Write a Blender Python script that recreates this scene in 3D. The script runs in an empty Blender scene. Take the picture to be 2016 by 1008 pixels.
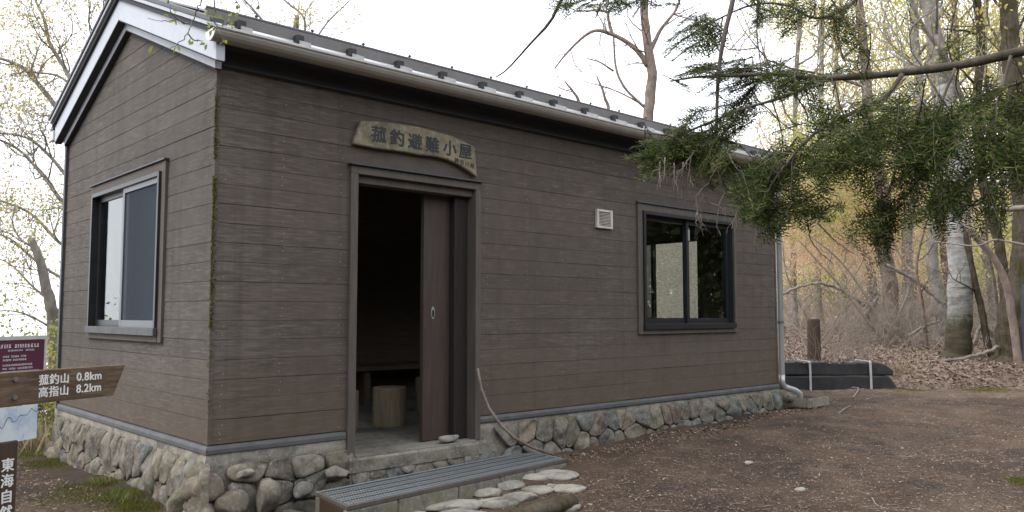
import bpy, bmesh, math, random
import numpy as np
from mathutils import Vector, Matrix, noise

SC = bpy.context.scene
COL = SC.collection
R = math.radians

# ------------------------------------------------------------------ camera
FPX = 1613.8                      # focal length in pixels of a 2016 px wide frame
CAM = np.array([-2.2198, -5.3072, 0.8445])
YAW, PITCH = 0.7451, 0.0715
FWD = np.array([math.sin(YAW)*math.cos(PITCH), math.cos(YAW)*math.cos(PITCH), math.sin(PITCH)])
RGT = np.array([math.cos(YAW), -math.sin(YAW), 0.0])
UPV = np.cross(RGT, FWD)
cd = bpy.data.cameras.new('camera')
cam = bpy.data.objects.new('camera', cd); COL.objects.link(cam)
cd.sensor_width = 36.0; cd.lens = FPX/2016*36.0
cd.clip_start = 0.05; cd.clip_end = 2000
cam.matrix_world = Matrix(((RGT[0], UPV[0], -FWD[0], CAM[0]), (RGT[1], UPV[1], -FWD[1], CAM[1]),
                           (RGT[2], UPV[2], -FWD[2], CAM[2]), (0, 0, 0, 1)))
SC.camera = cam

# ------------------------------------------------------------------ sky, sun, exposure
SUN_EL, SUN_AZ = R(50), R(-75)    # azimuth from +y towards +x: light comes from the open left side
w = bpy.data.worlds.new('World'); SC.world = w; w.use_nodes = True
nt = w.node_tree; nt.nodes.clear()
sky = nt.nodes.new('ShaderNodeTexSky'); sky.sky_type = 'NISHITA'; sky.sun_disc = False
sky.sun_elevation = SUN_EL; sky.sun_rotation = SUN_AZ; sky.dust_density = 3.0
mixn = nt.nodes.new('ShaderNodeMix'); mixn.data_type = 'RGBA'
mixn.inputs[0].default_value = 0.86
mixn.inputs[7].default_value = (9.3, 9.6, 10.2, 1)      # thin high overcast
bg = nt.nodes.new('ShaderNodeBackground'); bg.inputs['Strength'].default_value = 0.12
ow = nt.nodes.new('ShaderNodeOutputWorld')
nt.links.new(sky.outputs[0], mixn.inputs[6]); nt.links.new(mixn.outputs[2], bg.inputs[0]); nt.links.new(bg.outputs[0], ow.inputs[0])
sl = bpy.data.lights.new('sun', 'SUN'); sl.energy = 1.0; sl.angle = R(25); sl.color = (1, .96, .9)
sun = bpy.data.objects.new('sun', sl); COL.objects.link(sun)
sdir = Vector((math.sin(SUN_AZ)*math.cos(SUN_EL), math.cos(SUN_AZ)*math.cos(SUN_EL), math.sin(SUN_EL)))
sun.rotation_euler = sdir.to_track_quat('Z', 'Y').to_euler(); sun.location = (-10, 0, 20)
SC.view_settings.view_transform = 'Standard'; SC.view_settings.look = 'None'
SC.view_settings.exposure = 1.0; SC.view_settings.gamma = 1.0
SC.view_settings.use_curve_mapping = False
SC.cycles.max_bounces = 12; SC.cycles.transparent_max_bounces = 16
SC.cycles.use_denoising = True

# ------------------------------------------------------------------ helpers
def at(px, py, D):
    """the place D metres ahead of the photographer that the photograph shows at (px, py)"""
    return CAM + D*(FWD + (px-1008)/FPX*RGT + (504-py)/FPX*UPV)
def atz(px, py, z):
    d = FWD + (px-1008)/FPX*RGT + (504-py)/FPX*UPV
    return CAM + d*(z-CAM[2])/d[2]
def aty(px, py, y):
    d = FWD + (px-1008)/FPX*RGT + (504-py)/FPX*UPV
    return CAM + d*(y-CAM[1])/d[1]

def unit(v):
    v = np.asarray(v, float); return v/(np.linalg.norm(v)+1e-12)

class MB:
    def __init__(s): s.v = []; s.f = []
    def add(s, vs, fs):
        n = len(s.v); s.v += [tuple(map(float, q)) for q in vs]; s.f += [tuple(n+i for i in q) for q in fs]; return s
    def box(s, x0, x1, y0, y1, z0, z1):
        return s.add([(x0,y0,z0),(x1,y0,z0),(x1,y1,z0),(x0,y1,z0),(x0,y0,z1),(x1,y0,z1),(x1,y1,z1),(x0,y1,z1)],
                     [(0,3,2,1),(4,5,6,7),(0,1,5,4),(1,2,6,5),(2,3,7,6),(3,0,4,7)])
    def prism(s, poly, ext):
        """closed polygon (3-D points) swept by ext"""
        n = len(poly); a = [np.asarray(q, float) for q in poly]; b = [q+np.asarray(ext, float) for q in a]
        return s.add(a+b, [tuple(range(n)), tuple(range(2*n-1, n-1, -1))]+[(i, n+i, n+(i+1) % n, (i+1) % n) for i in range(n)])
    def tube(s, pts, rad, n=8, cap=True, ell=1.0):
        pts = [np.asarray(q, float) for q in pts]; m = len(pts)
        if not hasattr(rad, '__len__'): rad = [rad]*m
        a = None; vs = []
        for i in range(m):
            t = unit(pts[min(i+1, m-1)]-pts[max(i-1, 0)])
            if a is None:
                a = np.cross(t, (0, 0, 1.0)) if abs(t[2]) < .9 else np.cross(t, (1.0, 0, 0))
            a = unit(a-t*(a@t)); b = np.cross(t, a)
            for k in range(n):
                c, sn = math.cos(2*math.pi*k/n), math.sin(2*math.pi*k/n)
                vs.append(pts[i]+rad[i]*(c*a+sn*ell*b))
        fs = [(i*n+k, i*n+(k+1) % n, (i+1)*n+(k+1) % n, (i+1)*n+k) for i in range(m-1) for k in range(n)]
        if cap: fs += [tuple(range(n-1, -1, -1)), tuple((m-1)*n+k for k in range(n))]
        return s.add(vs, fs)
    def build(s, name, mat, parent=None, smooth=False, bevel=0, fix=True, seg=1):
        me = bpy.data.meshes.new(name); me.from_pydata(s.v, [], s.f)
        if bevel or fix:
            bm = bmesh.new(); bm.from_mesh(me)
            if bevel:
                ed = [e for e in bm.edges if len(e.link_faces) == 2 and e.calc_face_angle(0) > .5]
                bmesh.ops.bevel(bm, geom=ed, offset=bevel, segments=seg, affect='EDGES', clamp_overlap=True)
            bmesh.ops.recalc_face_normals(bm, faces=bm.faces)
            bm.to_mesh(me); bm.free()
        return link(name, me, mat, parent, smooth)

def link(name, me, mat, parent=None, smooth=False):
    o = bpy.data.objects.new(name, me); COL.objects.link(o)
    if mat is not None and not me.materials: me.materials.append(mat)
    if parent is not None: o.parent = parent
    if smooth: me.polygons.foreach_set('use_smooth', [True]*len(me.polygons))
    return o
def empty(name, loc=(0, 0, 0)):
    o = bpy.data.objects.new(name, None); COL.objects.link(o); o.empty_display_size = .1
    return o
def tag(o, label, cat, group=None):
    o['label'] = label; o['category'] = cat
    if group: o['group'] = group
    return o
def struct(o): o['kind'] = 'structure'; return o
def stuff(o, label=None, cat=None):
    o['kind'] = 'stuff'
    if label: o['label'] = label
    if cat: o['category'] = cat
    return o
def np_mesh(name, V, F):
    """V (n,3), F (m,k) arrays -> mesh"""
    V = np.ascontiguousarray(V, np.float32); F = np.ascontiguousarray(F, np.int32)
    me = bpy.data.meshes.new(name)
    me.vertices.add(len(V)); me.vertices.foreach_set('co', V.ravel())
    k = F.shape[1]; me.loops.add(F.size); me.loops.foreach_set('vertex_index', F.ravel())
    me.polygons.add(len(F)); me.polygons.foreach_set('loop_start', np.arange(0, F.size, k, dtype=np.int32))
    me.polygons.foreach_set('loop_total', np.full(len(F), k, np.int32))
    me.update(calc_edges=True); me.validate(); return me
def nrm(a): return a/(np.linalg.norm(a, axis=-1, keepdims=True)+1e-12)
def leaf_cards(c, ax, sd, ln, wd, bend=None):
    """rhombic leaves: base c, axis ax, side sd, lengths, widths; bend lifts the middle"""
    ln = np.asarray(ln)[:, None]; wd = np.asarray(wd)[:, None]
    nn = np.cross(ax, sd)
    up = nn*ln*(.12 if bend is None else bend)
    V = np.stack([c, c+ax*ln*.45+sd*wd*.5+up, c+ax*ln, c+ax*ln*.45-sd*wd*.5+up], 1).reshape(-1, 3)
    F = np.arange(len(c)*4).reshape(-1, 4)
    return V, F
def rand_dirs(rng, n): return nrm(rng.normal(size=(n, 3)))

# ------------------------------------------------------------------ materials
def NT(name):
    m = bpy.data.materials.new(name); m.use_nodes = True; t = m.node_tree; t.nodes.clear()
    o = t.nodes.new('ShaderNodeOutputMaterial'); return m, t, o
def nd(t, typ, **kw):
    n = t.nodes.new(typ)
    for k, v in kw.items():
        if k.startswith('_'): setattr(n, k[1:], v)
        else:
            key = int(k[1:]) if k[0] == 'i' and k[1:].isdigit() else k.replace('__', ' ')
            s = n.inputs[key]
            if isinstance(v, bpy.types.NodeSocket): t.links.new(v, s)
            else: s.default_value = v
    return n
def ramp(t, fac, stops, interp='LINEAR'):
    n = t.nodes.new('ShaderNodeValToRGB'); n.color_ramp.interpolation = interp
    e = n.color_ramp.elements
    while len(e) < len(stops): e.new(.5)
    for k, (p, c) in enumerate(stops):
        e[k].position = p; e[k].color = (c[0], c[1], c[2], 1) if hasattr(c, '__len__') else (c, c, c, 1)
    t.links.new(fac, n.inputs[0]); return n.outputs[0]
def coords(t, scale=(1, 1, 1), rot=(0, 0, 0), rnd=0.0):
    tc = nd(t, 'ShaderNodeTexCoord'); v = tc.outputs['Object']
    if rnd:
        oi = nd(t, 'ShaderNodeObjectInfo')
        mu = nd(t, 'ShaderNodeMath', _operation='MULTIPLY', i0=oi.outputs['Random'], i1=rnd)
        v = nd(t, 'ShaderNodeVectorMath', _operation='ADD', i0=v, i1=mu.outputs[0]).outputs[0]
    mp = nd(t, 'ShaderNodeMapping', Vector=v, Scale=scale, Rotation=rot); return mp.outputs[0]
def noi(t, vec, scale, detail=6, rough=.6, dist=0):
    return nd(t, 'ShaderNodeTexNoise', Vector=vec, Scale=scale, Detail=detail, Roughness=rough, Distortion=dist).outputs[0]
def mixc(t, fac, a, b, mode='MIX'):
    n = t.nodes.new('ShaderNodeMix'); n.data_type = 'RGBA'; n.blend_type = mode
    for sock, v in ((n.inputs[0], fac), (n.inputs[6], a), (n.inputs[7], b)):
        if isinstance(v, bpy.types.NodeSocket): t.links.new(v, sock)
        elif hasattr(v, '__len__'): sock.default_value = (v[0], v[1], v[2], 1)
        else: sock.default_value = v
    return n.outputs[2]
def bump(t, h, strength=.4, dist=.01):
    return nd(t, 'ShaderNodeBump', Height=h, Strength=strength, Distance=dist).outputs[0]
def pbr(t, o, col, rough=.7, normal=None, metal=0.0, spec=.4):
    kw = dict(Base__Color=col if isinstance(col, bpy.types.NodeSocket) else (*col, 1), Roughness=rough, Metallic=metal)
    p = nd(t, 'ShaderNodeBsdfPrincipled', **kw); p.inputs['Specular IOR Level'].default_value = spec
    if normal is not None: t.links.new(normal, p.inputs['Normal'])
    t.links.new(p.outputs[0], o.inputs[0]); return p

def m_siding(name, base, pale, wear=.62, sc=(1.2, 1.2, 30), tint=(.075, .045, .035), edge=0.0):
    m, t, o = NT(name)
    v = coords(t, sc, rnd=9.0); g = noi(t, v, 2.2, 8, .65, .3)
    v2 = coords(t, (1, 1, 1)); big = noi(t, v2, 1.3, 5, .6)
    fine = noi(t, coords(t, (4, 4, 120), rnd=5.0), 2.0, 5, .7)
    oi = nd(t, 'ShaderNodeObjectInfo').outputs['Random']
    c = ramp(t, g, [(.25, [x*.86 for x in base]), (.5, base), (.78, [x*1.14 for x in base])])
    c = mixc(t, ramp(t, big, [(.35, 0), (.7, .55)]), c, tint)
    c = mixc(t, ramp(t, oi, [(0, 0), (1, .5)]), c, [x*.66 for x in base])
    wv = noi(t, coords(t, (2.4, 2.4, 26), rnd=3.0), 2.6, 7, .68, .5)
    wb = noi(t, v2, .9, 3, .5)
    wf = nd(t, 'ShaderNodeMath', _operation='ADD', i0=wv, i1=nd(t, 'ShaderNodeMath', _operation='MULTIPLY', i0=wb, i1=.35).outputs[0]).outputs[0]
    if edge:
        ex_ = nd(t, 'ShaderNodeMapRange', Value=nd(t, 'ShaderNodeSeparateXYZ', Vector=v2).outputs[0], i1=.75, i2=.05, i3=0.0, i4=edge).outputs[0]
        wf = nd(t, 'ShaderNodeMath', _operation='ADD', i0=wf, i1=ex_).outputs[0]
    wf = ramp(t, wf, [(wear+.06, 0), (wear+.24, .6)])
    c = mixc(t, wf, c, pale)
    # water streaks running down the wall, and mud splashed up from the ground
    stv = noi(t, coords(t, (9, 9, .35)), 1.0, 5, .65, .2)
    c = mixc(t, ramp(t, stv, [(.50, 0), (.68, .38)]), c, [x*.55 for x in base])
    mot = noi(t, v2, 6.5, 6, .7)
    c = mixc(t, ramp(t, mot, [(.45, 0), (.72, .35)]), c, [min(1, x*1.55) for x in base])
    zz = nd(t, 'ShaderNodeSeparateXYZ', Vector=v2).outputs[2]
    spl = nd(t, 'ShaderNodeMath', _operation='MULTIPLY_ADD', i0=mot, i1=-.75, i2=zz).outputs[0]
    spl = nd(t, 'ShaderNodeMapRange', Value=spl, i1=.25, i2=-.25).outputs[0]
    c = mixc(t, nd(t, 'ShaderNodeMath', _operation='MULTIPLY', i0=spl, i1=.4).outputs[0], c, (.125, .088, .058))
    h = mixc(t, .5, g, fine)
    pbr(t, o, c, .82, bump(t, h, .22, .003), spec=.25); return m
def m_plainwood(name, base, rough=.75, sc=(25, 25, 1.5)):
    m, t, o = NT(name)
    g = noi(t, coords(t, sc, rnd=7.0), 2.0, 7, .65, .3)
    b = noi(t, coords(t, (1, 1, 1)), 3.0, 4, .6)
    c = ramp(t, g, [(.25, [x*.65 for x in base]), (.55, base), (.8, [min(1, x*1.4) for x in base])])
    c = mixc(t, ramp(t, b, [(.4, 0), (.7, .45)]), c, [x*.7 for x in base])
    pbr(t, o, c, rough, bump(t, g, .3, .003), spec=.3); return m
def m_metal(name, col, rough=.45, metal=0.0, dirt=.35, dcol=(.12, .11, .1), spec=.4):
    m, t, o = NT(name)
    n = noi(t, coords(t), 9, 6, .65); n2 = noi(t, coords(t, (1, 1, .3)), 40, 4, .6)
    f = nd(t, 'ShaderNodeMath', _operation='MULTIPLY', i0=ramp(t, n, [(.4, 0), (.75, 1)]), i1=dirt).outputs[0]
    c = mixc(t, f, col, dcol)
    c = mixc(t, ramp(t, n2, [(.6, 0), (.75, dirt*.6)]), c, dcol)
    pbr(t, o, c, rough, bump(t, n2, .06, .002), metal, spec); return m
def m_stone(name, stops, sc=6.0, moss=0.0, rnd=11.0, rough=.88):
    m, t, o = NT(name)
    oi = nd(t, 'ShaderNodeObjectInfo').outputs['Random']
    c = ramp(t, oi, stops)
    v = coords(t, rnd=rnd); n = noi(t, v, sc, 8, .68); n2 = noi(t, v, sc*6, 5, .7)
    c = mixc(t, ramp(t, n, [(.34, .8), (.58, 0)]), c, (.05, .046, .04))
    c = mixc(t, ramp(t, n2, [(.5, 0), (.72, .5)]), c, (.40, .39, .35))
    if moss:
        mn = noi(t, coords(t), 5, 5, .7)
        c = mixc(t, ramp(t, mn, [(.52, 0), (.62, moss)]), c, (.09, .10, .025))
    h = mixc(t, .4, n, n2)
    pbr(t, o, c, rough, bump(t, h, .6, .012), spec=.25); return m
def m_ground():
    m, t, o = NT('forest_soil')
    v = coords(t)
    big = noi(t, v, .55, 5, .6); mid = noi(t, v, 3.2, 7, .68); fine = noi(t, v, 26, 8, .75); sp = noi(t, coords(t, (1, 1, 1), (0, 0, .6)), 90, 4, .8)
    st = noi(t, coords(t, (50, 9, 9), (0, 0, .75)), 1.4, 5, .7)
    c = ramp(t, mid, [(.28, (.031, .024, .020)), (.43, (.058, .042, .033)), (.58, (.094, .067, .049)), (.8, (.15, .112, .082))])
    c = mixc(t, ramp(t, big, [(.40, 0), (.62, .6)]), c, (.125, .078, .051))
    pat = noi(t, v, 1.5, 6, .62)
    c = mixc(t, ramp(t, pat, [(.36, .85), (.52, 0)]), c, (.036, .029, .028))
    c = mixc(t, ramp(t, noi(t, coords(t, (1, 1, 1), (0, 0, 1.1)), 1.9, 6, .65), [(.55, 0), (.70, .55)]), c, (.19, .15, .11))
    c = mixc(t, ramp(t, fine, [(.36, .8), (.52, 0)]), c, (.042, .034, .031))
    c = mixc(t, ramp(t, sp, [(.54, 0), (.66, .8)]), c, (.19, .145, .10))
    c = mixc(t, ramp(t, st, [(.6, 0), (.74, .45)]), c, (.19, .145, .105))
    dmp = noi(t, v, .38, 4, .55, .4)
    c = mixc(t, ramp(t, dmp, [(.40, .55), (.52, 0)]), c, (.035, .028, .026))
    trod = noi(t, coords(t, (.5, 1.3, 1), (0, 0, .9)), .9, 4, .55)
    c = mixc(t, ramp(t, trod, [(.54, 0), (.68, .42)]), c, (.145, .112, .084))
    # pale fallen leaves cover the ground under the trees
    sep = nd(t, 'ShaderNodeSeparateXYZ', Vector=v)
    dd = nd(t, 'ShaderNodeMath', _operation='ADD', i0=nd(t, 'ShaderNodeMath', _operation='MULTIPLY', i0=sep.outputs[0], i1=.676).outputs[0],
            i1=nd(t, 'ShaderNodeMath', _operation='MULTIPLY', i0=sep.outputs[1], i1=.733).outputs[0]).outputs[0]
    wob = nd(t, 'ShaderNodeMath', _operation='MULTIPLY_ADD', i0=noi(t, v, .8, 5, .6), i1=3.0, i2=dd).outputs[0]
    lf = nd(t, 'ShaderNodeMapRange', Value=wob, i1=7.6, i2=9.6).outputs[0]
    vo = nd(t, 'ShaderNodeTexVoronoi', Vector=v, Scale=14.0)
    lc = ramp(t, vo.outputs['Color'], [(.1, (.09, .062, .046)), (.4, (.19, .135, .105)), (.7, (.27, .205, .16)), (.95, (.33, .27, .22))])
    lc = mixc(t, ramp(t, fine, [(.36, .8), (.55, 0)]), lc, (.07, .05, .04))
    c = mixc(t, lf, c, lc)
    gm = noi(t, v, 1.1, 6, .7)
    c = mixc(t, ramp(t, gm, [(.62, 0), (.74, .22)]), c, (.10, .09, .04))
    h = mixc(t, .5, fine, sp)
    pbr(t, o, c, .95, bump(t, h, .9, .02), spec=.12); return m
def m_leaf(name, stops, trans=.45, rough=.6, clump=0, spec=.25):
    m, t, o = NT(name)
    g = nd(t, 'ShaderNodeNewGeometry').outputs['Random Per Island']
    if clump:
        nn = nd(t, 'ShaderNodeMapRange', Value=noi(t, coords(t), clump, 3, .6), i1=.32, i2=.68).outputs[0]
        g = nd(t, 'ShaderNodeMath', _operation='MULTIPLY_ADD', i0=nn, i1=.68, i2=nd(t, 'ShaderNodeMath', _operation='MULTIPLY', i0=g, i1=.32).outputs[0]).outputs[0]
    c = ramp(t, g, stops)
    d = nd(t, 'ShaderNodeBsdfPrincipled', Base__Color=c, Roughness=rough); d.inputs['Specular IOR Level'].default_value = spec
    tr = nd(t, 'ShaderNodeBsdfTranslucent', Color=c)
    mx = nd(t, 'ShaderNodeMixShader', i0=trans, i1=d.outputs[0], i2=tr.outputs[0])
    t.links.new(mx.outputs[0], o.inputs[0]); return m
def m_bark(name, a, b, moss=0.0, mossz=None, sc=(14, 14, 3), band=None):
    m, t, o = NT(name)
    n = noi(t, coords(t, sc), 1.6, 8, .7, .4); n2 = noi(t, coords(t, (1, 1, 1)), 5, 6, .65)
    c = ramp(t, n, [(.3, a), (.7, b)])
    if band:
        bn = noi(t, coords(t, (1.6, 1.6, 8)), 1.7, 6, .7, .6)
        c = mixc(t, ramp(t, bn, [(.47, 0), (.60, .85)]), c, band)
    c = mixc(t, ramp(t, n2, [(.42, 0), (.7, .5)]), c, [x*.5 for x in a])
    if moss:
        fac = ramp(t, n2, [(.44, 0), (.6, moss)])
        if mossz is not None:
            sz = nd(t, 'ShaderNodeSeparateXYZ', Vector=coords(t)).outputs[2]
            wob = nd(t, 'ShaderNodeMath', _operation='MULTIPLY_ADD', i0=n2, i1=.9, i2=sz).outputs[0]
            mz = nd(t, 'ShaderNodeMapRange', Value=wob, i1=mossz+.62, i2=mossz+.34).outputs[0]
            fac = nd(t, 'ShaderNodeMath', _operation='MAXIMUM', i0=nd(t, 'ShaderNodeMath', _operation='MULTIPLY', i0=mz, i1=.93).outputs[0], i1=nd(t, 'ShaderNodeMath', _operation='MULTIPLY', i0=fac, i1=.25).outputs[0]).outputs[0]
        mc = ramp(t, n, [(.3, (.018, .017, .009)), (.5, (.045, .037, .016)), (.75, (.10, .066, .032))])
        c = mixc(t, fac, c, mc)
    pbr(t, o, c, .9, bump(t, n, .7, .02), spec=.2); return m
def m_glass():
    m, t, o = NT('window_glass')
    bf = nd(t, 'ShaderNodeNewGeometry').outputs['Backfacing']     # same reflectance on the way in and out of the pane
    io = nd(t, 'ShaderNodeMapRange', Value=bf, i1=0.0, i2=1.0, i3=1.62, i4=1/1.62).outputs[0]
    fr = nd(t, 'ShaderNodeFresnel', IOR=io)
    tr = nd(t, 'ShaderNodeBsdfTransparent', Color=(.88, .93, .92, 1))
    gl = nd(t, 'ShaderNodeBsdfGlossy', Roughness=.01)
    mx = nd(t, 'ShaderNodeMixShader', i0=fr.outputs[0], i1=tr.outputs[0], i2=gl.outputs[0])
    t.links.new(mx.outputs[0], o.inputs[0]); return m
def m_screen():
    m, t, o = NT('insect_screen')
    tr = nd(t, 'ShaderNodeBsdfTransparent', Color=(.75, .78, .82, 1))
    df = nd(t, 'ShaderNodeBsdfDiffuse', Color=(.085, .098, .115, 1))
    mx = nd(t, 'ShaderNodeMixShader', i0=.55, i1=tr.outputs[0], i2=df.outputs[0])
    t.links.new(mx.outputs[0], o.inputs[0]); return m

M = {}
M['siding'] = m_siding('weathered_brown_siding', (.098, .082, .069), (.185, .162, .135), .64, tint=(.096, .068, .050), edge=.13)
M['siding_gable'] = m_siding('weathered_gable_siding', (.095, .083, .073), (.185, .167, .148), .60, tint=(.094, .074, .061))
M['trim'] = m_plainwood('weathered_trim_wood', (.108, .092, .078))
M['dark_trim'] = m_metal('dark_flashing', (.05, .055, .065), .5, dirt=.3, dcol=(.1, .1, .1))
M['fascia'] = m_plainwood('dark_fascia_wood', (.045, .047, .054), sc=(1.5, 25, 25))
M['skirt'] = m_metal('grey_skirting', (.070, .074, .080), .6, dirt=.5, dcol=(.16, .155, .14))
M['barge'] = m_metal('painted_barge_metal', (.48, .51, .56), .42, dirt=.25, dcol=(.28, .29, .30))
M['roof'] = m_metal('pale_roof_metal', (.40, .41, .42), .35, .3, dirt=.35, dcol=(.22, .21, .2))
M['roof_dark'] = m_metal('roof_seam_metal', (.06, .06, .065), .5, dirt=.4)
M['rail'] = m_metal('snow_guard_steel', (.16, .15, .145), .55, .2, dirt=.5, dcol=(.1, .08, .07))
M['gutter'] = m_metal('cream_gutter', (.31, .285, .245), .45, dirt=.55, dcol=(.22, .19, .15))
M['pipe'] = m_metal('galvanised_pipe', (.42, .44, .43), .38, .5, dirt=.35, dcol=(.25, .24, .2))
M['pipe_lower'] = M['pipe']
M['alu'] = m_metal('dark_bronze_aluminium', (.022, .023, .026), .38, .2, dirt=.2, dcol=(.06, .06, .06))
M['alu_pale'] = m_metal('grey_aluminium', (.12, .13, .145), .4, .3, dirt=.25, dcol=(.1, .1, .1))
M['glass'] = m_glass(); M['screen'] = m_screen()
M['door'] = m_plainwood('red_brown_door', (.066, .046, .038), .6)
M['interior'] = m_plainwood('interior_dark_wood', (.19, .135, .105), .8, (1.5, 1.5, 25))
M['floor'] = m_stone('concrete_floor', [(0, (.22, .20, .17)), (1, (.22, .20, .17))], 3.0, 0, 0)
M['cement'] = m_stone('rough_cement', [(0, (.25, .225, .185)), (1, (.25, .225, .185))], 7.0, .25, 0)
M['concrete'] = m_stone('mossy_concrete', [(0, (.20, .18, .15)), (1, (.23, .21, .17))], 5.0, .5, 0)
M['stone'] = m_stone('field_stone', [(0, (.13, .115, .095)), (.2, (.21, .17, .125)), (.4, (.15, .14, .125)), (.6, (.23, .195, .15)), (.75, (.17, .16, .14)), (.9, (.13, .14, .135)), (1, (.19, .125, .09))], 6.0, .3)
M['cobble'] = m_stone('pale_cobble', [(0, (.28, .26, .225)), (.5, (.33, .305, .265)), (1, (.25, .24, .215))], 5.0, .15)
M['soil'] = m_ground()
M['white'] = m_metal('white_paint', (.72, .72, .70), .6, dirt=.15, dcol=(.5, .48, .45))
M['nail'] = m_metal('nail_heads', (.26, .25, .24), .5, dirt=.1)
M['steel'] = m_metal('grating_steel', (.23, .255, .275), .5, .3, dirt=.4, dcol=(.13, .12, .1))
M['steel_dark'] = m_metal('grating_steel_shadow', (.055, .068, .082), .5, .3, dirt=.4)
M['sign'] = m_stone('lichened_plank', [(0, (.24, .205, .135)), (1, (.24, .205, .135))], 3.5, .55, 0)
M['ink'] = m_metal('carved_ink', (.022, .03, .03), .7, dirt=.2)
M['plank'] = m_siding('brown_signpost_wood', (.105, .068, .042), (.22, .16, .105), .56, (3, 3, 34), (.05, .03, .02))
M['postwood'] = m_plainwood('dark_post_wood', (.060, .038, .026), .7)
M['maroon'] = m_metal('maroon_sign_face', (.085, .022, .045), .4, dirt=.12, dcol=(.13, .05, .08))
M['pale_frame'] = m_metal('pale_sign_frame', (.50, .49, .46), .5, dirt=.2)
M['green_dot'] = m_metal('green_emblem', (.08, .30, .22), .5, dirt=.1)
M['sheet'] = m_metal('black_sheet', (.016, .019, .022), .6, dirt=.9, dcol=(.045, .038, .032))
M['strap'] = m_metal('pale_strap', (.42, .43, .43), .6, dirt=.3)
M['fir_needle'] = m_leaf('fir_needles', [(0, (.013, .028, .007)), (.4, (.036, .061, .012)), (.78, (.080, .108, .022)), (1, (.22, .23, .07))], .5, .65, 0, .08)
M['fir_bark'] = m_bark('fir_bark', (.075, .060, .050), (.16, .135, .115), .35)
M['dead_twig'] = m_bark('dead_twigs', (.19, .155, .125), (.36, .31, .26), 0, sc=(20, 20, 20))
M['bark_pale'] = m_bark('pale_mottled_bark', (.24, .245, .24), (.43, .43, .415), .9, .80, (3, 3, 10), (.20, .18, .15))
M['bark_grey'] = m_bark('grey_bark', (.19, .175, .155), (.34, .31, .28), .3)
M['bark_brown'] = m_bark('brown_bark', (.13, .098, .078), (.26, .205, .17), .4)
M['bark_red'] = m_bark('red_brown_bark', (.17, .125, .10), (.33, .265, .225), .1)
M['bark_moss'] = m_bark('mossy_bark', (.055, .045, .032), (.12, .10, .075), .8)
M['bark_sky'] = m_bark('grey_brown_bark', (.17, .15, .13), (.29, .26, .225), .1)
M['dry_wood'] = m_bark('bleached_wood', (.16, .14, .118), (.31, .28, .24), .1, sc=(5, 5, 12))
M['leaf_yellow'] = m_leaf('young_yellow_leaves', [(0, (.38, .35, .08)), (.4, (.52, .47, .13)), (.75, (.54, .42, .13)), (1, (.46, .33, .16))], .55, clump=.5)
M['leaf_mix'] = m_leaf('spring_leaves', [(0, (.30, .31, .08)), (.4, (.45, .44, .12)), (.7, (.54, .45, .17)), (1, (.50, .36, .18))], .55, clump=.6)
M['leaf_rust'] = m_leaf('rusty_brush_leaves', [(0, (.40, .25, .13)), (.25, (.76, .50, .32)), (.45, (.78, .60, .42)), (.62, (.70, .62, .36)), (.78, (.54, .57, .23)), (.9, (.44, .49, .18)), (1, (.64, .60, .34))], .6, clump=.28)
M['leaf_green'] = m_leaf('fresh_green_leaves', [(0, (.16, .22, .04)), (.5, (.32, .38, .07)), (1, (.48, .47, .11))], .5, clump=.5)
M['leaf_peach'] = m_leaf('peach_leaves', [(0, (.54, .31, .18)), (.4, (.70, .47, .31)), (.7, (.74, .57, .40)), (.85, (.50, .48, .22)), (1, (.40, .42, .16))], .55, clump=.7)
M['leaf_dark'] = m_leaf('dark_evergreen_leaves', [(0, (.03, .045, .015)), (.6, (.07, .09, .03)), (1, (.16, .15, .06))], .3)
M['litter'] = m_leaf('fallen_leaves', [(0, (.07, .045, .035)), (.35, (.15, .095, .065)), (.65, (.25, .165, .12)), (.85, (.33, .25, .19)), (1, (.42, .35, .28))], .1, .85)
M['litter_pale'] = m_leaf('pale_fallen_leaves', [(0, (.09, .062, .046)), (.4, (.18, .126, .096)), (.75, (.27, .20, .158)), (1, (.37, .30, .245))], .1, .85)
M['moss'] = m_leaf('moss_tufts', [(0, (.05, .06, .015)), (.5, (.12, .13, .025)), (1, (.21, .20, .04))], .3, .9)
M['grass'] = m_leaf('grass_blades', [(0, (.10, .13, .03)), (.6, (.18, .20, .05)), (1, (.33, .30, .15))], .4)
M['drygrass'] = m_leaf('dry_grass_blades', [(0, (.24, .19, .11)), (.6, (.36, .30, .18)), (1, (.42, .37, .24))], .4)

# map panel with a printed contour map
def m_map():
    m, t, o = NT('printed_map'); v = coords(t, (5, 5, 5))
    n = noi(t, v, 1.6, 6, .6)
    c = ramp(t, n, [(.3, (.33, .42, .55)), (.46, (.52, .58, .62)), (.55, (.60, .62, .64)), (.7, (.45, .52, .62))])
    wv = nd(t, 'ShaderNodeMath', _operation='ABSOLUTE', i0=nd(t, 'ShaderNodeMath', _operation='SUBTRACT', i0=noi(t, coords(t, (9, 9, 5)), 1.0, 6, .6), i1=.5).outputs[0]).outputs[0]
    c = mixc(t, ramp(t, wv, [(.0, .8), (.012, 0)]), c, (.30, .38, .52))
    pbr(t, o, c, .4, spec=.4); return m
M['map'] = m_map()

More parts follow.
